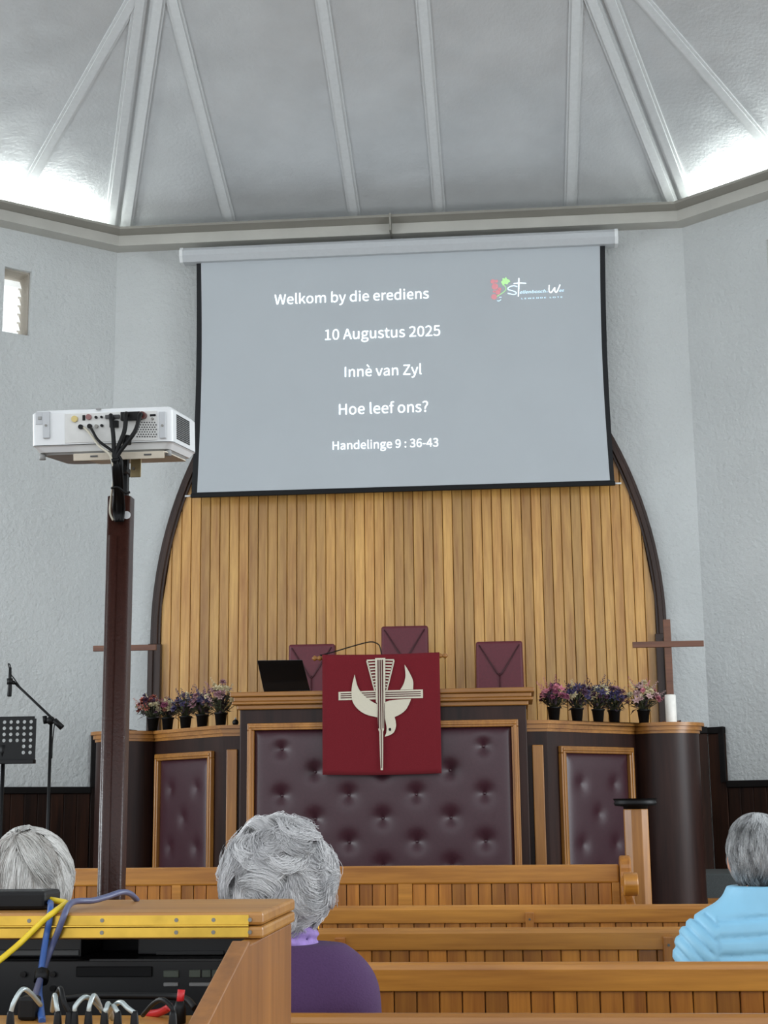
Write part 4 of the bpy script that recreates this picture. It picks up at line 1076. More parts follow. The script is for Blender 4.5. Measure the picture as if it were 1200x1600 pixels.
MB().box(xl_, xr_ - .002, YF + .036, YF + .42, .40, .44).obj('seat', PEWX, fb, bevel=.005)
ep = thing('x', '', None, (0, 0, 0)); bpy.data.objects.remove(ep)
lp = [(xr_ + .002, YF - .26, 0), (xr_ + .002, YF + .42, 0), (xr_ + .002, YF + .40, .62), (xr_ + .002, YF + .05, .70)]
for a in np.linspace(-10, 190, 14): lp.append((xr_ + .002, YF + .0 + .055 * math.cos(rad(a)), zf - .02 + .06 * math.sin(rad(a))))
lp += [(xr_ + .002, YF - .08, zf - .12), (xr_ + .002, YF - .26, zf - .16)]
MB().prism(lp, (.05, 0, 0)).obj('end_panel', PEWZ, fb, bevel=.008)
MB().tube([(xr_ + .0, YF - .26, zf - .075), (xr_ + .062, YF - .26, zf - .075)], .05, 16).obj('scroll', PEWX, fb, bevel=.006)
MB().box(xr_ + .004, xr_ + .055, YF - .26, YF - .02, zf - .10, zf - .045).obj('arm', PEWX, fb, bevel=.012)
# stand with black cap
SYd = 7.35
a, b_ = atY(975, 1300, SYd), atY(1014, 1300, SYd); xc = (a[0] + b_[0]) / 2; hw = (b_[0] - a[0]) / 2
zc_ = atY(993, 1264, SYd)[2]; zt = atY(993, 1247.5, SYd)[2]
sd = thing('plinth_stand', 'square-cut oak pillar stand with a wide black dish top beside the front bench', 'stand', (xc, SYd, 0))
lp = []
for i in range(8):
    an = rad(22.5 + 45 * i); lp.append((xc + hw * 1.05 * math.cos(an), SYd + hw * 1.05 * math.sin(an), .05))
MB().prism(lp, (0, 0, zc_ - .05)).obj('pillar', TRIMZ, sd, bevel=.004)
MB().lathe([(hw * .95, 0), (hw * 1.0, .012), (hw * 1.65, .016), (hw * 1.75, .03), (hw * 1.68, .034), (hw * 1.78, .05), (hw * 1.82, zt - zc_)], (xc, SYd, zc_), 28).obj('dish', BLACK, sd)
MB().lathe([(.13, 0), (.13, .03), (.09, .05)], (xc, SYd, 0), 20).obj('base', WALNUT, sd)

# ================================================================== SOUND DESK
DY0 = 1.90
lf = atY(411, 1425, DY0); ZD = lf[2]; DYB = atZ(463, 1404, ZD)[1]; XL1 = lf[0]
XS = atY(455, 1500, DYB - .012)[0]; XD0 = -1.15
dk = thing('sound_desk', 'wooden sound desk with brass piano hinge in the bottom left foreground', 'desk', ((XS + XD0) / 2, DYB, 0))
ZL1 = atY(300, 1447, DY0)[2]; ZL2 = atY(300, 1467.5, DY0)[2]
MB().box(XD0 - .01, XL1, DY0, DYB, ZL1 + .0006, ZD).obj('folded_lid', DESKX, dk, bevel=.004)
MB().box(XD0 - .01, XL1, DY0, DYB, ZL2, ZL1 - .0006).obj('top_board', DESKX, dk, bevel=.004)
hg = MB().box(XD0, XL1 - .018, DY0 - .0018, DY0 + .001, ZL1 + .001, ZL1 + .0135).obj('hinge_leaf', BRASS, dk)
MB().box(XD0, XL1 - .018, DY0 - .0018, DY0 + .001, ZL1 - .0135, ZL1 - .001).obj('hinge_leaf', BRASS, dk)
MB().tube([(XD0, DY0 - .002, ZL1), (XL1 - .018, DY0 - .002, ZL1)], .0018, 8).obj('hinge_pin', BRASS, dk)
for px in (46, 160, 276, 334, 391):
    for zz in (ZL1 + .0075, ZL1 - .0075):
        x = atY(px, 1447, DY0)[0]; MB().disc((x, DY0 - .0028, zz), .0026, 10, 1, .0015).obj('screw', STEEL, dk)
pA = atX(391, 1469, XS); pB = atX(325, 1600, XS)
sl = (pB - pA); pC = pA + sl * 1.7
def sidepanel(x):
    lp = [(x, DYB - .01, .0), (x, DYB - .01, ZL2 - .0005), (x, pA[1], ZL2 - .0005), (x, pA[1] - .002, pA[2]), (x, pC[1], pC[2]), (x, pC[1], .0)]
    return MB().prism(lp, (-.022, 0, 0)).obj('side_panel', DESKZ, dk, bevel=.002)
sidepanel(XS); sidepanel(XD0 + .022)
ZK = atY(150, 1586, 1.74)[2]
MB().box(XD0 + .023, XS - .0225, pC[1] + .02, 1.74, ZK - .02, ZK).obj('jack_shelf', DESKX, dk, bevel=.002)
MB().box(XD0 + .023, XS - .0225, DYB - .03, DYB - .012, .05, ZL2 - .001).obj('back_board', BLACK, dk)
MB().box(XD0 + .023, XS - .0225, 1.76, DYB - .03, ZK - .075, ZK - .06).obj('rack_shelf', BLACK, dk)
MB().box(XD0 + .023, XS - .0225, pC[1] + .002, pC[1] + .02, .05, ZK - .03).obj('front_board', DESKX, dk)
# equipment inside
XI = XS - .026
zc0, zc1 = atY(200, 1572, 2.0)[2], atY(200, 1500, 2.0)[2]
cdp = thing('disc_player', 'black rack disc player with drawer and buttons inside the sound desk', 'disc player', (XI - .23, 2.04, ZK - .06))
xa, xb = XI - .46, XI - .004
MB().box(xa, xb, 2.0, DYB - .035, ZK - .0595, zc1).obj('case', DEVICE, cdp, bevel=.002)
def drect(name, x0, y0, x1, y1, mat, out):
    a, b_ = atY(x0, y0, 2.0), atY(x1, y1, 2.0); return MB().box(a[0], b_[0], 2.0 - out, 2.001, b_[2], a[2]).obj(name, mat, cdp, bevel=.001)
drect('front_trim', 140, 1498, 372, 1502, DEVGREY, .002)
drect('disc_drawer', 120, 1510, 238, 1526, BLACK, .004); drect('button_bar', 256, 1516, 280, 1527, DISPLAY, .003); drect('button_bar', 296, 1515, 314, 1527, DISPLAY, .003); drect('button_bar', 316, 1515, 330, 1527, DISPLAY, .003); drect('button_bar', 332, 1515, 345, 1527, DISPLAY, .003)
drect('button_bar', 256, 1535, 279, 1541, GREYPL, .003); drect('button_bar', 296, 1535, 333, 1541, GREYPL, .003)
for i in range(4):
    a = atY(38 + (i % 2) * 46, 1522 + (i // 2) * 22, 2.0); MB().disc((a[0], 1.994, a[2]), .004, 10, 1, .007).obj('knob', BLACKG, cdp)
rk = thing('rack_unit', 'dark rack unit with two pale metal strips lying on the disc player', 'rack unit', (XI - .36, 2.06, zc1))
a, b_ = atY(-60, 1499, 2.03), atY(127, 1478, 2.03)
MB().box(a[0], b_[0], 2.03, DYB - .04, zc1 + .0005, ZL2 - .004).obj('case', DEVICE, rk, bevel=.002)
for ya, yb in ((1484, 1493), (1496, 1503.5)):
    p0, p1 = atY(-60, ya, 2.03), atY(124, yb, 2.03); MB().box(p0[0], p1[0], 2.027, 2.031, max(p1[2], zc1 + .001), p0[2]).obj('metal_strip', plain('dull_strip', S(92, 94, 94), .4, .4), rk, bevel=.001)
tu = thing('tuner_unit', 'thin black tuner unit on the right of the disc player', 'tuner', (XI - .1, 2.06, zc1))
a = atY(215, 1490, 2.06)
MB().box(a[0], XI - .006, 2.06, DYB - .04, zc1 + .0005, ZL2 - .006).obj('case', DEVICE, tu, bevel=.002)
p0, p1 = atY(245, 1486, 2.06), atY(350, 1491, 2.06); MB().box(p0[0], p1[0], 2.057, 2.061, p1[2], p0[2]).obj('metal_strip', DEVGREY, tu)
# jack plugs and looping leads
GJ = 'jack leads on the sound desk shelf'
def DK(x, y, Y): return atY(x, y, Y)
leads = [(16, 22, 48, 1546, CLEAR, 'silver jack lead looping at the far left of the desk shelf'), (90, 88, 84, 1555, CLEAR, 'silver jack lead standing upright beside the blue cable'),
         (116, 118, 146, 1558, CLEAR, 'silver jack lead curving right in the middle of the desk shelf'), (138, 140, 152, 1556, CLEAR, 'short silver jack lead close to the middle loop'),
         (163, 166, 172, 1568, CLEAR, 'stubby silver jack lead with bright tip'), (184, 182, 172, 1572, CLEAR, 'low silver jack lead beside the stubby one'),
         (210, 200, 178, 1566, CLEAR, 'silver jack lead arching left at the right of the row'), (108, 100, 90, 1545, BLACK, 'black jack lead rising behind the silver ones'), (270, 268, 240, 1562, BLACK, 'black jack lead beside the red cable')]
for i, (xb, xm, xt, yt, mt, lab) in enumerate(leads):
    Yj = 1.56; b0 = DK(xb, 1598, Yj); o = thing('jack_lead', lab, 'cable', (b0[0], Yj, ZK), GJ)
    MB().lathe([(.003, .0), (.0046, .001), (.0046, .015), (.0038, .024), (.0028, .028)], (b0[0], Yj, ZK + .0003), 10).obj('plug', BLACK, o)
    top_ = np.array([b0[0], Yj, ZK + .026])
    pm_ = DK(xm, (1585 + yt) / 2, Yj); pt_ = DK((xm + xt) / 2, yt, Yj + .01); pe_ = DK(xt, yt + 6, Yj + .03); pz_ = DK(xt + (xt - xm) * .6, yt + 24, Yj + .06)
    MB().tube(smooth_path([top_, pm_, pt_, pe_, pz_], 6), .0026, 8).obj('cord', mt, o)
cable('black_lead', [DK(100, 1561, 1.78), DK(150, 1556, 1.76), DK(220, 1556, 1.75), DK(270, 1557, 1.74), DK(292, 1562, 1.72), DK(305, 1576, 1.70)], .004, BLACK, 'long black lead lying across the front of the disc player')
cable('red_lead', [DK(228, 1585, 1.74), DK(250, 1582, 1.72), DK(266, 1573, 1.70)], .0045, REDC, 'short red lead at the right of the desk shelf')
p = DK(281, 1572, 1.67); o = thing('red_plug', 'black plug with red sleeve standing on the desk shelf', 'plug', (p[0], 1.67, ZK), None)
MB().lathe([(.0045, 0), (.007, .001), (.007, .016), (.0045, .024)], (p[0], 1.67, ZK + .0003), 10).obj('body', BLACK, o); MB().tube([(p[0], 1.67, ZK + .022), (p[0] + .001, 1.672, ZK + .036)], .0042, 8).obj('sleeve', REDC, o)
p = DK(46, 1568, 1.70); o = MB().box(p[0] - .011, p[0] + .011, 1.69, 1.712, ZK + .0003, ZK + .026).obj('plug_adapter', BLACK, None, (p[0], 1.70, ZK), bevel=.004); tag(o, 'chunky black plug adapter below the blue cables', 'adapter')
FY = DY0 - .008
cable('blue_cable', [DK(66, 1596, 1.68), DK(63, 1570, 1.72), DK(61, 1545, 1.80), DK(66, 1505, 1.86), DK(72, 1465, FY), DK(77, 1440, FY), DK(79, 1424, DY0 + .002) + np.array([0, 0, .004]), DK(78, 1414, DY0 + .06) + np.array([0, 0, .003]), DK(68, 1411, DY0 + .08)], .0042, BLUE, 'bright blue network cable climbing over the brass hinge')
cable('blue_cable', [DK(52, 1562, 1.72), DK(58, 1545, 1.78), DK(66, 1520, 1.85), DK(78, 1487, FY), DK(92, 1452, FY - .002), DK(101, 1428, FY), DK(108, 1414, DY0 + .02), DK(120, 1408, DY0 + .06), DK(145, 1407, DY0 + .1), DK(168, 1401, DY0 + .14), DK(190, 1394, DY0 + .17), DK(204, 1397, DY0 + .2), DK(214, 1406, DY0 + .23)], .0042, GREYBLUE, 'slate blue cable lying across the desk top towards the pole')
cable('yellow_cable', [DK(-12, 1508, 1.84), DK(0, 1500, 1.85), DK(30, 1475, 1.88), DK(60, 1446, FY), DK(82, 1427, FY), DK(100, 1414, DY0 + .03), DK(104, 1411.5, DY0 + .05), DK(96, 1409, DY0 + .06), DK(70, 1404.5, DY0 + .08)], .0040, YELLOW, 'yellow network cable crossing the desk top')
a, b_ = DK(-60, 1420, DY0 + .05), DK(70, 1420, DY0 + .05)
o = MB().box(a[0], b_[0], DY0 + .05, DY0 + .12, ZD + .0005, DK(35, 1393, DY0 + .05)[2]).obj('black_box', BLACK, None, (b_[0] - .05, DY0 + .08, ZD), bevel=.005)
tag(o, 'black plastic network box on top of the sound desk at the left edge', 'box')
p = DK(65, 1526, 1.84); tag(MB().tube([DK(66, 1518, 1.835), DK(64, 1534, 1.825)], .009, 8).obj('velcro_tie', BLACK, None, p), 'black velcro tie around the blue cables', 'cable tie')

# ================================================================== PEOPLE
def sd_caps(P, a, b_, ra, rb):
    a, b_ = np.array(a, float), np.array(b_, float); pa = P - a; ba = b_ - a
    h = np.clip((pa @ ba) / (ba @ ba), 0, 1); d = pa - h[..., None] * ba
    return np.sqrt((d * d).sum(-1)) - (ra + (rb - ra) * h)
def sd_ell(P, c, r):
    q = (P - np.array(c, float)) / np.array(r, float); k = np.sqrt((q * q).sum(-1)) + 1e-9
    return (k - 1) * min(r) * (1 if min(r) > .03 else 1)
def smin(a, b_, k):
    h = np.clip(.5 + .5 * (b_ - a) / k, 0, 1); return b_ * (1 - h) + a * h - k * h * (1 - h)
def surface_nets(lo, hi, res, fn):
    lo, hi = np.array(lo, float), np.array(hi, float); n = np.ceil((hi - lo) / res).astype(int) + 1
    ax = [lo[i] + res * np.arange(n[i]) for i in range(3)]
    G = np.stack(np.meshgrid(*ax, indexing='ij'), -1); V = fn(G); ins = V < 0
    c = np.zeros(tuple(n - 1), int)
    for dx in (0, 1):
        for dy in (0, 1):
            for dz in (0, 1): c += ins[dx:n[0] - 1 + dx, dy:n[1] - 1 + dy, dz:n[2] - 1 + dz]
    act = (c > 0) & (c < 8); idx = -np.ones(act.shape, int); cells = np.argwhere(act); idx[act] = np.arange(len(cells))
    acc = np.zeros((len(cells), 3)); cnt = np.zeros(len(cells))
    I = cells.T
    corners = [(dx, dy, dz) for dx in (0, 1) for dy in (0, 1) for dz in (0, 1)]
    for ca in corners:
        for axis in range(3):
            if ca[axis] == 1: continue
            cb_ = list(ca); cb_[axis] = 1
            va = V[I[0] + ca[0], I[1] + ca[1], I[2] + ca[2]]; vb = V[I[0] + cb_[0], I[1] + cb_[1], I[2] + cb_[2]]
            m_ = (va < 0) != (vb < 0); t = np.where(m_, va / (va - vb + 1e-12), 0)
            pt = np.array(ca, float)[None] + np.zeros((len(cells), 3)); pt[:, axis] = t
            acc[m_] += pt[m_]; cnt[m_] += 1
    verts = lo + res * (cells + acc / cnt[:, None]); faces = []
    for axis in range(3):
        u, v = (axis + 1) % 3, (axis + 2) % 3
        sl0 = [slice(None)] * 3; sl1 = [slice(None)] * 3; sl0[axis] = slice(0, -1); sl1[axis] = slice(1, None)
        a = ins[tuple(sl0)]; b_ = ins[tuple(sl1)]; e = np.argwhere(a != b_)
        e = e[(e[:, u] > 0) & (e[:, v] > 0) & (e[:, u] < n[u] - 1) & (e[:, v] < n[v] - 1)]
        if not len(e): continue
        fl_ = a[e[:, 0], e[:, 1], e[:, 2]]
        q = []
        for du, dv in ((1, 1), (0, 1), (0, 0), (1, 0)):
            k = e.copy(); k[:, u] -= du; k[:, v] -= dv; q.append(idx[k[:, 0], k[:, 1], k[:, 2]])
        q = np.stack(q, 1); q[~fl_] = q[~fl_][:, ::-1]; faces.append(q)
    return verts, np.concatenate(faces)
def nets_obj(name, lo, hi, res, fn, mat, parent, post=None):
    v, f = surface_nets(lo, hi, res, fn)
    if post is not None: v = post(v, f)
    me = bpy.data.meshes.new(name); me.from_pydata(v.tolist(), [], f.tolist()); me.polygons.foreach_set('use_smooth', [True] * len(f))
    me.materials.append(mat); me.update(); o = bpy.data.objects.new(name, me); COL.objects.link(o); o.parent = parent
    return o
def body_sdf(hz, sw, lg=1.0, nk=.305):
    """seated figure facing +Y; seat plane z=0, hz = head top height above the seat"""
    sh = hz - nk                                   # shoulder height
    def head(P):
        c = hz - .118
        d = sd_ell(P, (0, .03, c + .012), (.074, .094, .106))
        d = smin(d, sd_ell(P, (0, .055, c - .065), (.052, .062, .055)), .03)          # jaw
        d = smin(d, sd_caps(P, (0, .118, c + .015), (0, .142, c - .022), .007, .012), .012)   # nose
        d = smin(d, sd_caps(P, (-.02, .122, c - .062), (.02, .122, c - .062), .006, .006), .01)  # lips
        for s in (-1, 1):
            d = smin(d, sd_ell(P, (s * .077, .022, c - .01), (.011, .02, .032)), .008)   # ears
            d = smin(d, sd_caps(P, (s * .016, .117, c + .03), (s * .048, .106, c + .032), .007, .007), .012)   # brows
            d = np.maximum(d, -sd_ell(P, (s * .031, .128, c + .008), (.013, .013, .009)))
            d = np.minimum(d, sd_ell(P, (s * .031, .106, c + .008), (.012, .012, .012)))  # eyes
        return d
    def torso(P):
        d = sd_caps(P, (-.09, .0, .10), (.09, .0, .10), .105, .105)
        d = smin(d, sd_ell(P, (0, -.005, sh * .55), (sw * .80, .115, sh * .50)), .06)
        d = smin(d, sd_caps(P, (-sw + .055, -.01, sh - .055), (sw - .055, -.01, sh - .055), .062, .062), .07)
        d = smin(d, sd_caps(P, (-sw * .45, -.01, sh - .02), (sw * .45, -.01, sh - .02), .05, .05), .06)
        return d
    def arms(P):
        d = None
        for s in (-1, 1):
            S_, E_, W_ = (s * (sw - .045), -.01, sh - .06), (s * (sw + .015), .05, sh - .33), (s * .12, .28, .16)
            q = smin(sd_caps(P, S_, E_, .052, .042), sd_caps(P, E_, W_, .042, .029), .03)
            d = q if d is None else np.minimum(d, q)
        return d
    def hands(P):
        d = None
        for s in (-1, 1):
            q = sd_ell(P, (s * .085, .33, .155), (.035, .048, .018))
            for i, (ox, ln) in enumerate(((-.026, .058), (-.009, .07), (.009, .066), (.026, .05))):
                x = s * .075 + ox; q = smin(q, smin(sd_caps(P, (x, .365, .156), (x * .95, .365 + ln * .6, .152), .0095, .009), sd_caps(P, (x * .95, .365 + ln * .6, .152), (x * .92, .365 + ln, .138), .009, .0075), .004), .006)
            q = smin(q, sd_caps(P, (s * .055, .315, .165), (s * .02, .355, .168), .012, .009), .01)
            q = smin(q, sd_caps(P, (s * .12, .28, .16), (s * .095, .31, .157), .028, .024), .02)
            d = q if d is None else np.minimum(d, q)
        return d
    def legs(P):
        d = None
        for s in (-1, 1):
            q = smin(sd_caps(P, (s * .09, .03, .085), (s * .10, .43 * lg, .085), .082, .058), sd_caps(P, (s * .10, .43 * lg, .08), (s * .10, .41 * lg - (.05 if lg < 1 else 0), -.36), .055, .036), .03)
            d = q if d is None else np.minimum(d, q)
        return d
    def neck(P): return sd_caps(P, (0, -.012, sh - .05), (0, .012, hz - .16), .058, .052)
    return head, torso, arms, hands, legs, neck, sh
def person(px, yseat, ztop, label, coat_mat, sw, style, rotz=0, lg=1.0, nk=.305):
    zs = .42; hz = ztop - zs
    X = atY(px, 1400, yseat)[0]
    head, torso, arms, hands, legs, neck, sh = body_sdf(hz, sw, lg, nk)
    root = thing('person', label, 'person', (X, yseat, zs), 'people in the pews', rotz)
    def body(P):
        d = smin(torso(P), neck(P), .05); d = smin(d, head(P), .02); d = smin(d, arms(P), .03); d = smin(d, legs(P), .05); return smin(d, hands(P), .012)
    lo, hi = (-sw - .09, -.16, -.40), (sw + .09, .56, hz + .03)
    nets_obj('body', lo, hi, .0085, body, SKIN, root)
    infl = {'coat': .022, 'puffer': .03, 'knit': .018}[style]
    def coat(P):
        d = smin(torso(P), arms(P), .04)
        d = smin(d, sd_caps(P, (0, -.01, sh - .06), (0, 0, sh - .005 + (.10 if style == 'puffer' else 0)), .085, .062 if style == 'puffer' else .072), .05) - infl
        d = np.maximum(d, P[..., 2] - (sh + (.118 if style == 'puffer' else .05)))
        d = np.maximum(d, -(sd_caps(P, (0, .005, sh - .02), (0, .02, sh + .2), .066, .066)))
        d = np.maximum(d, .03 - P[..., 2] - 0 * d)
        # stop at the wrists
        d = np.maximum(d, -(np.sqrt((P[..., 0]) ** 2 * .6 + (P[..., 1] - .36) ** 2 + (P[..., 2] - .16) ** 2) - .085))
        return d
    post = None
    if style == 'puffer':
        def post(v, f):
            x, y, z = v.T; nm = np.zeros_like(v); a_, b2, c2, d2 = (v[f[:, i_]] for i_ in range(4)); fn = np.cross(c2 - a_, d2 - b2)
            for i_ in range(4): np.add.at(nm, f[:, i_], fn)
            nm /= np.linalg.norm(nm, axis=1, keepdims=True) + 1e-12
            ax_ = np.abs(x); edge = sw - .055 + .10 * np.clip((sh - .06 - z), -.1, .3)
            arm_ = ax_ > edge
            t = np.where(arm_, z - 1.15 * ax_ + .02, z + .22 * x * x - .006 * np.sin(14 * x) - sh + .001)
            pf = np.minimum(1, np.abs(np.sin(math.pi * t / .046)) / .8) ** .8
            seam = np.minimum(1, np.abs(ax_ - edge) / .014) ** .7
            pf = np.minimum(pf, np.where(z < sh - .01, seam, 1)); pf = np.where(z > sh + .05, 1, pf)
            return v + nm * (.009 * (pf - .8))[:, None]
    nets_obj({'coat': 'coat', 'puffer': 'puffer_jacket', 'knit': 'jersey'}[style], lo, hi, (.0085 if style != 'puffer' else .006), coat, coat_mat, root, post)
    def trous(P): return np.maximum(legs(P) - .012, np.maximum(-.37 - P[..., 2], .02 - P[..., 1]))
    nets_obj('trousers', lo, hi, .011, trous, DARKTR, root)
    for s in (-1, 1):
        f0 = .41 * lg - (.05 if lg < 1 else 0)
        def shoe(P): return np.maximum(smin(sd_caps(P, (s * .10, f0 - .01, -.375), (s * .11, f0 + .145, -.392), .042, .034), sd_caps(P, (s * .1, f0, -.33), (s * .1, f0 - .01, -.38), .042, .04), .02), -.419 - P[..., 2])
        nets_obj('shoe', (s * .1 - .07, f0 - .08, -.43), (s * .1 + .07, f0 + .22, -.27), .009, shoe, SHOE, root)
    return root, hz, sh

# ---- hair: a shaped cap plus locks of strands laid over it
def hair_mat(name, ca, cb, rough=.45):
    m, nt, b = newmat(name)
    at_ = nt.nodes.new('ShaderNodeAttribute'); at_.attribute_name = 'shade'
    nt.links.new(ramp(nt, at_.outputs['Fac'], [(0, ca), (1, cb)]), b.inputs['Base Color'])
    b.inputs['Roughness'].default_value = rough; b.inputs['Specular IOR Level'].default_value = .4
    return m
def strands_obj(name, curves, radius, shades, mat, parent):
    """curves: array (n, k, 3); builds triangular prisms"""
    n, k, _ = curves.shape
    T_ = np.gradient(curves, axis=1); T_ /= np.linalg.norm(T_, axis=2, keepdims=True) + 1e-9
    ref = np.array([.31, .52, .79]); U = np.cross(T_, ref); U /= np.linalg.norm(U, axis=2, keepdims=True) + 1e-9; W_ = np.cross(T_, U)
    taper = np.linspace(1, .25, k) ** .7; taper[0] = .6
    vs = np.zeros((n, k, 3, 3))
    for j in range(3):
        a = 2 * math.pi * j / 3; vs[:, :, j] = curves + radius * taper[None, :, None] * (math.cos(a) * U + math.sin(a) * W_)
    base = (np.arange(n)[:, None, None] * k + np.arange(k - 1)[None, :, None]) * 3 + np.arange(3)[None, None, :]
    nxt = (np.arange(n)[:, None, None] * k + np.arange(k - 1)[None, :, None]) * 3 + ((np.arange(3) + 1) % 3)[None, None, :]
    f = np.stack([base, nxt, nxt + 3, base + 3], -1).reshape(-1, 4)
    me = bpy.data.meshes.new(name); nv = n * k * 3; nf = len(f)
    me.vertices.add(nv); me.vertices.foreach_set('co', vs.reshape(-1)); me.loops.add(nf * 4); me.loops.foreach_set('vertex_index', f.reshape(-1).astype(np.int32))
    me.polygons.add(nf); me.polygons.foreach_set('loop_start', np.arange(0, nf * 4, 4, dtype=np.int32)); me.polygons.foreach_set('use_smooth', np.ones(nf, bool))
    me.update(calc_edges=True); me.validate()
    at_ = me.attributes.new('shade', 'FLOAT', 'POINT'); at_.data.foreach_set('value', np.repeat(shades, k * 3).astype(np.float32))
    me.materials.append(mat); o = bpy.data.objects.new(name, me); COL.objects.link(o); o.parent = parent; return o
def add_shade(o, val):
    me = o.data; at_ = me.attributes.new('shade', 'FLOAT', 'POINT'); at_.data.foreach_set('value', np.full(len(me.vertices), val, np.float32))
def hair(root, hz, center, rads, fnmask, mat, nst, length, curl, lift, rad_, whorl=(0, -.35, .94), seed=1, clump=60, base_shade=.3, dark=None, shrink=.006, twist=3.0, spread=.55, fly=.04):
    rng = np.random.default_rng(seed); c = np.array(center); R_ = np.array(rads)
    co = nets_obj('hair', c - R_ - .03, c + R_ + .03, .006, lambda P: np.maximum(sd_ell(P, c, R_ - shrink), fnmask(P) + shrink), mat, root); add_shade(co, base_shade)
    Wd = np.array(whorl); Wd = Wd / np.linalg.norm(Wd)
    g = rng.normal(size=(clump * 4, 3)); g /= np.linalg.norm(g, axis=1, keepdims=True); g = g[fnmask(c + g * R_) < -.004][:clump]; m_ = len(g)
    k = 9
    def march(cur, th0, om, lf, jit):
        n = len(cur); pts = np.zeros((n, k, 3)); step = length / (k - 1)
        for j in range(k):
            t = j / (k - 1); nrm = cur / R_; nrm /= np.linalg.norm(nrm, axis=1, keepdims=True)
            pts[:, j] = c + cur * R_ + nrm * (lift * lf * math.sin(math.pi * min(1, t * .92 + .04)) + .001)[:, None]
            fl_ = cur - Wd; fl_ = fl_ - (fl_ * cur).sum(1, keepdims=True) * cur; fl_ /= np.linalg.norm(fl_, axis=1, keepdims=True) + .02
            gz = np.zeros_like(cur); gz[:, 2] = -.35; fl_ = fl_ + gz - (gz * cur).sum(1, keepdims=True) * cur; fl_ /= np.linalg.norm(fl_, axis=1, keepdims=True) + 1e-6
            sd_ = np.cross(cur, fl_); th = th0 + om * t
            d_ = fl_ * np.cos(th)[:, None] + sd_ * np.sin(th)[:, None]
            cur = cur + d_ * (step / R_.mean()); cur /= np.linalg.norm(cur, axis=1, keepdims=True)
        return pts
    th0 = rng.normal(scale=curl, size=m_); om = rng.choice([-1, 1], m_) * rng.uniform(.4, 1, m_) * twist; lf = rng.uniform(.25, 1.0, m_)
    guides = march(g, th0, om, lf, None); cshade = rng.uniform(0, 1, m_)
    u = rng.normal(size=(nst * 4, 3)); u /= np.linalg.norm(u, axis=1, keepdims=True); u = u[fnmask(c + u * R_) < -.003][:nst]; n = len(u)
    ci = np.argmax(u @ g.T + rng.normal(scale=.004, size=(n, m_)), axis=1)
    own = march(u, th0[ci] + rng.normal(scale=.15, size=n), om[ci] + rng.normal(scale=.3, size=n), lf[ci] * rng.uniform(.6, 1.15, n), None)
    off = (c + u * R_) - (c + g[ci] * R_); tt = np.linspace(0, 1, k)
    lock = guides[ci] + off[:, None] * (1 - spread * tt)[None, :, None]
    pts = own * .4 + lock * .6
    nrm = (u / R_) / np.linalg.norm(u / R_, axis=1, keepdims=True)
    pts += (nrm * (rng.uniform(0, 1, n) ** 4 * fly)[:, None])[:, None] * (tt ** 1.5)[None, :, None] + rng.normal(scale=.0012, size=pts.shape) * tt[None, :, None]
    sh_ = np.clip(.5 * cshade[ci] + .5 * rng.uniform(0, 1, n), 0, 1)
    if dark is not None: sh_ = np.clip(sh_ - dark(c + u * R_), 0, 1)
    so = strands_obj('hair_strands', pts, rad_, sh_, mat, root); so['kind'] = 'stuff'; return so

# woman in a purple coat
zt_w = atY(432, 1279, y1 + .19)[2]
wr, hz, sh = person(436, y1 + .20, zt_w - .018, 'person with curly grey hair in a purple coat, seen from behind beside the sound desk', PURPLE, .175, 'coat', nk=.29)
HW = hair_mat('curly_grey_hair', S(186, 185, 187), S(252, 251, 250))
def mask_w(P):     # keep hair off the face and above the nape
    z = P[..., 2] - (hz - .118)
    front = (P[..., 1] - .075) - np.clip(z - .03, 0, .2) * 1.0
    return np.maximum(front, -.118 - z)
hair(wr, hz, (0, -.008, hz - .108), (.107, .112, .116), mask_w, HW, 17000, .10, 1.3, .022, .00075, seed=3, clump=150, base_shade=.2, shrink=.008, twist=4.0, spread=.6, fly=.02)
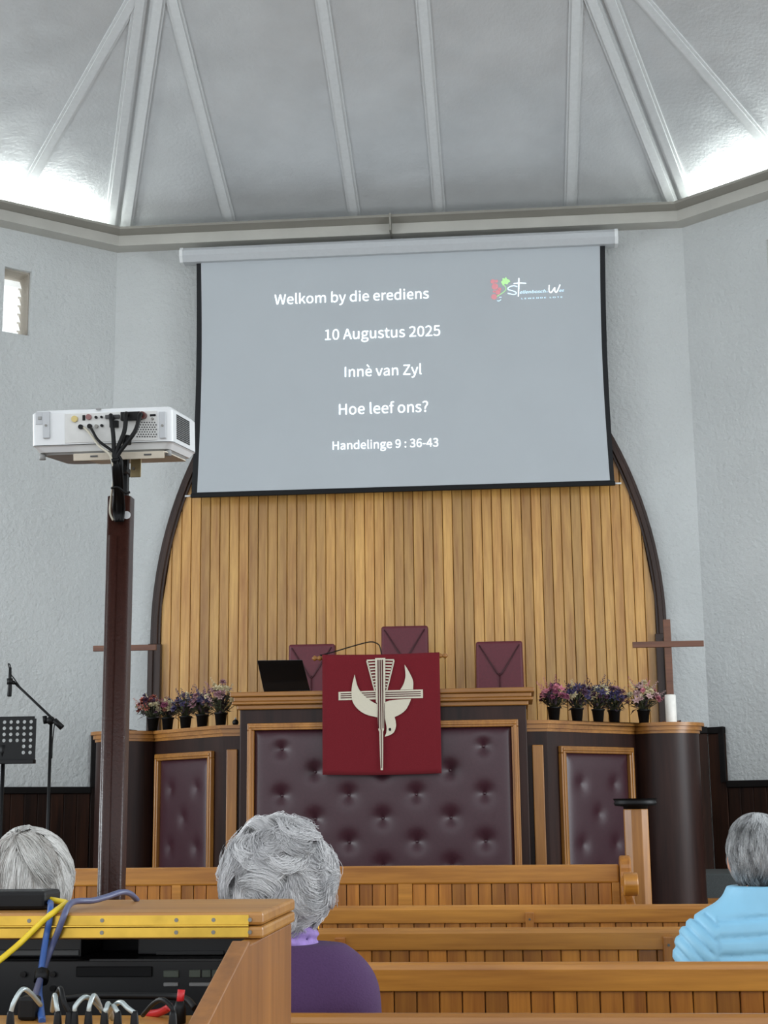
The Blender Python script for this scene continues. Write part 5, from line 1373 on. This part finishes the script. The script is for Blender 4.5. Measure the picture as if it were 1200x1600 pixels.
# earring and scarf
MB().tube(smooth_path([(.080 + .0, .02 + .008 * math.cos(a), hz - .205 + .011 * math.sin(a)) for a in np.linspace(0, 6.28, 10)], 3), .0016, 6).obj('earring', GOLD, wr, (0, 0, 0))
nets_obj('scarf', (-.12, -.12, sh - .06), (.12, .14, sh + .11), .006, lambda P: np.maximum(np.abs(sd_caps(P, (0, -.006, sh - .05), (0, .012, sh + .2), .086, .062)) - .007 - .004 * np.sin(P[..., 2] * 260 + P[..., 0] * 60), np.maximum(P[..., 2] - sh - .085, sh - .01 - P[..., 2])), LILAC, wr)
# person with short white hair on the left
zt_l = atY(40, 1291, y1 + .22)[2]
lr, hz, sh = person(38, y1 + .24, zt_l - .008, 'person with straight white hair at the left edge behind the sound desk', GREYCOAT, .185, 'knit', lg=.8)
HL_ = hair_mat('white_hair', S(150, 142, 134), S(250, 250, 246), .38)
def mask_l(P):
    z = P[..., 2] - (hz - .118); front = (P[..., 1] - .06) - np.clip(z - .02, 0, .2) * 1.0
    return np.maximum(front, -.095 - z)
hair(lr, hz, (0, .018, hz - .106), (.087, .109, .112), mask_l, HL_, 9000, .13, .3, .008, .0009, whorl=(-.15, -.5, .85), seed=5, clump=110, base_shade=.2, twist=.9, spread=.7, fly=.008,
     dark=lambda p: .6 * np.exp(-(((p[:, 0] + .01) / .03) ** 2 + ((p[:, 2] - (hz - .12)) / .035) ** 2)) * (p[:, 1] < 0))
# person in the blue jacket
zt_r = atY(1190, 1269, y2 + .26)[2]
rr_, hz, sh = person(1192, y2 + .26, zt_r - .006, 'person with short dark grey hair in a sky blue quilted jacket at the right edge', SKYBLUE, .20, 'puffer', nk=.31)
HR_ = hair_mat('salt_pepper_hair', S(74, 74, 74), S(216, 218, 218), .4)
def mask_r(P):
    z = P[..., 2] - (hz - .118); front = (P[..., 1] - .05) - np.clip(z - .02, 0, .2) * 1.0
    side = np.where((np.abs(P[..., 0]) > .06) & (P[..., 1] > .0), -.035 - z, -1)
    return np.maximum(np.maximum(front, side), -.10 - z)
hair(rr_, hz, (0, .022, hz - .104), (.082, .105, .108), mask_r, HR_, 9000, .075, .25, .006, .0008, whorl=(.05, .12, .99), seed=9, clump=150, base_shade=.15, twist=.7, spread=.75, fly=.006,
     dark=lambda p: np.clip((hz - .13 - p[:, 2]) / .06, 0, .55))

for o in bpy.data.objects:
    if '_o' in o: del o['_o']
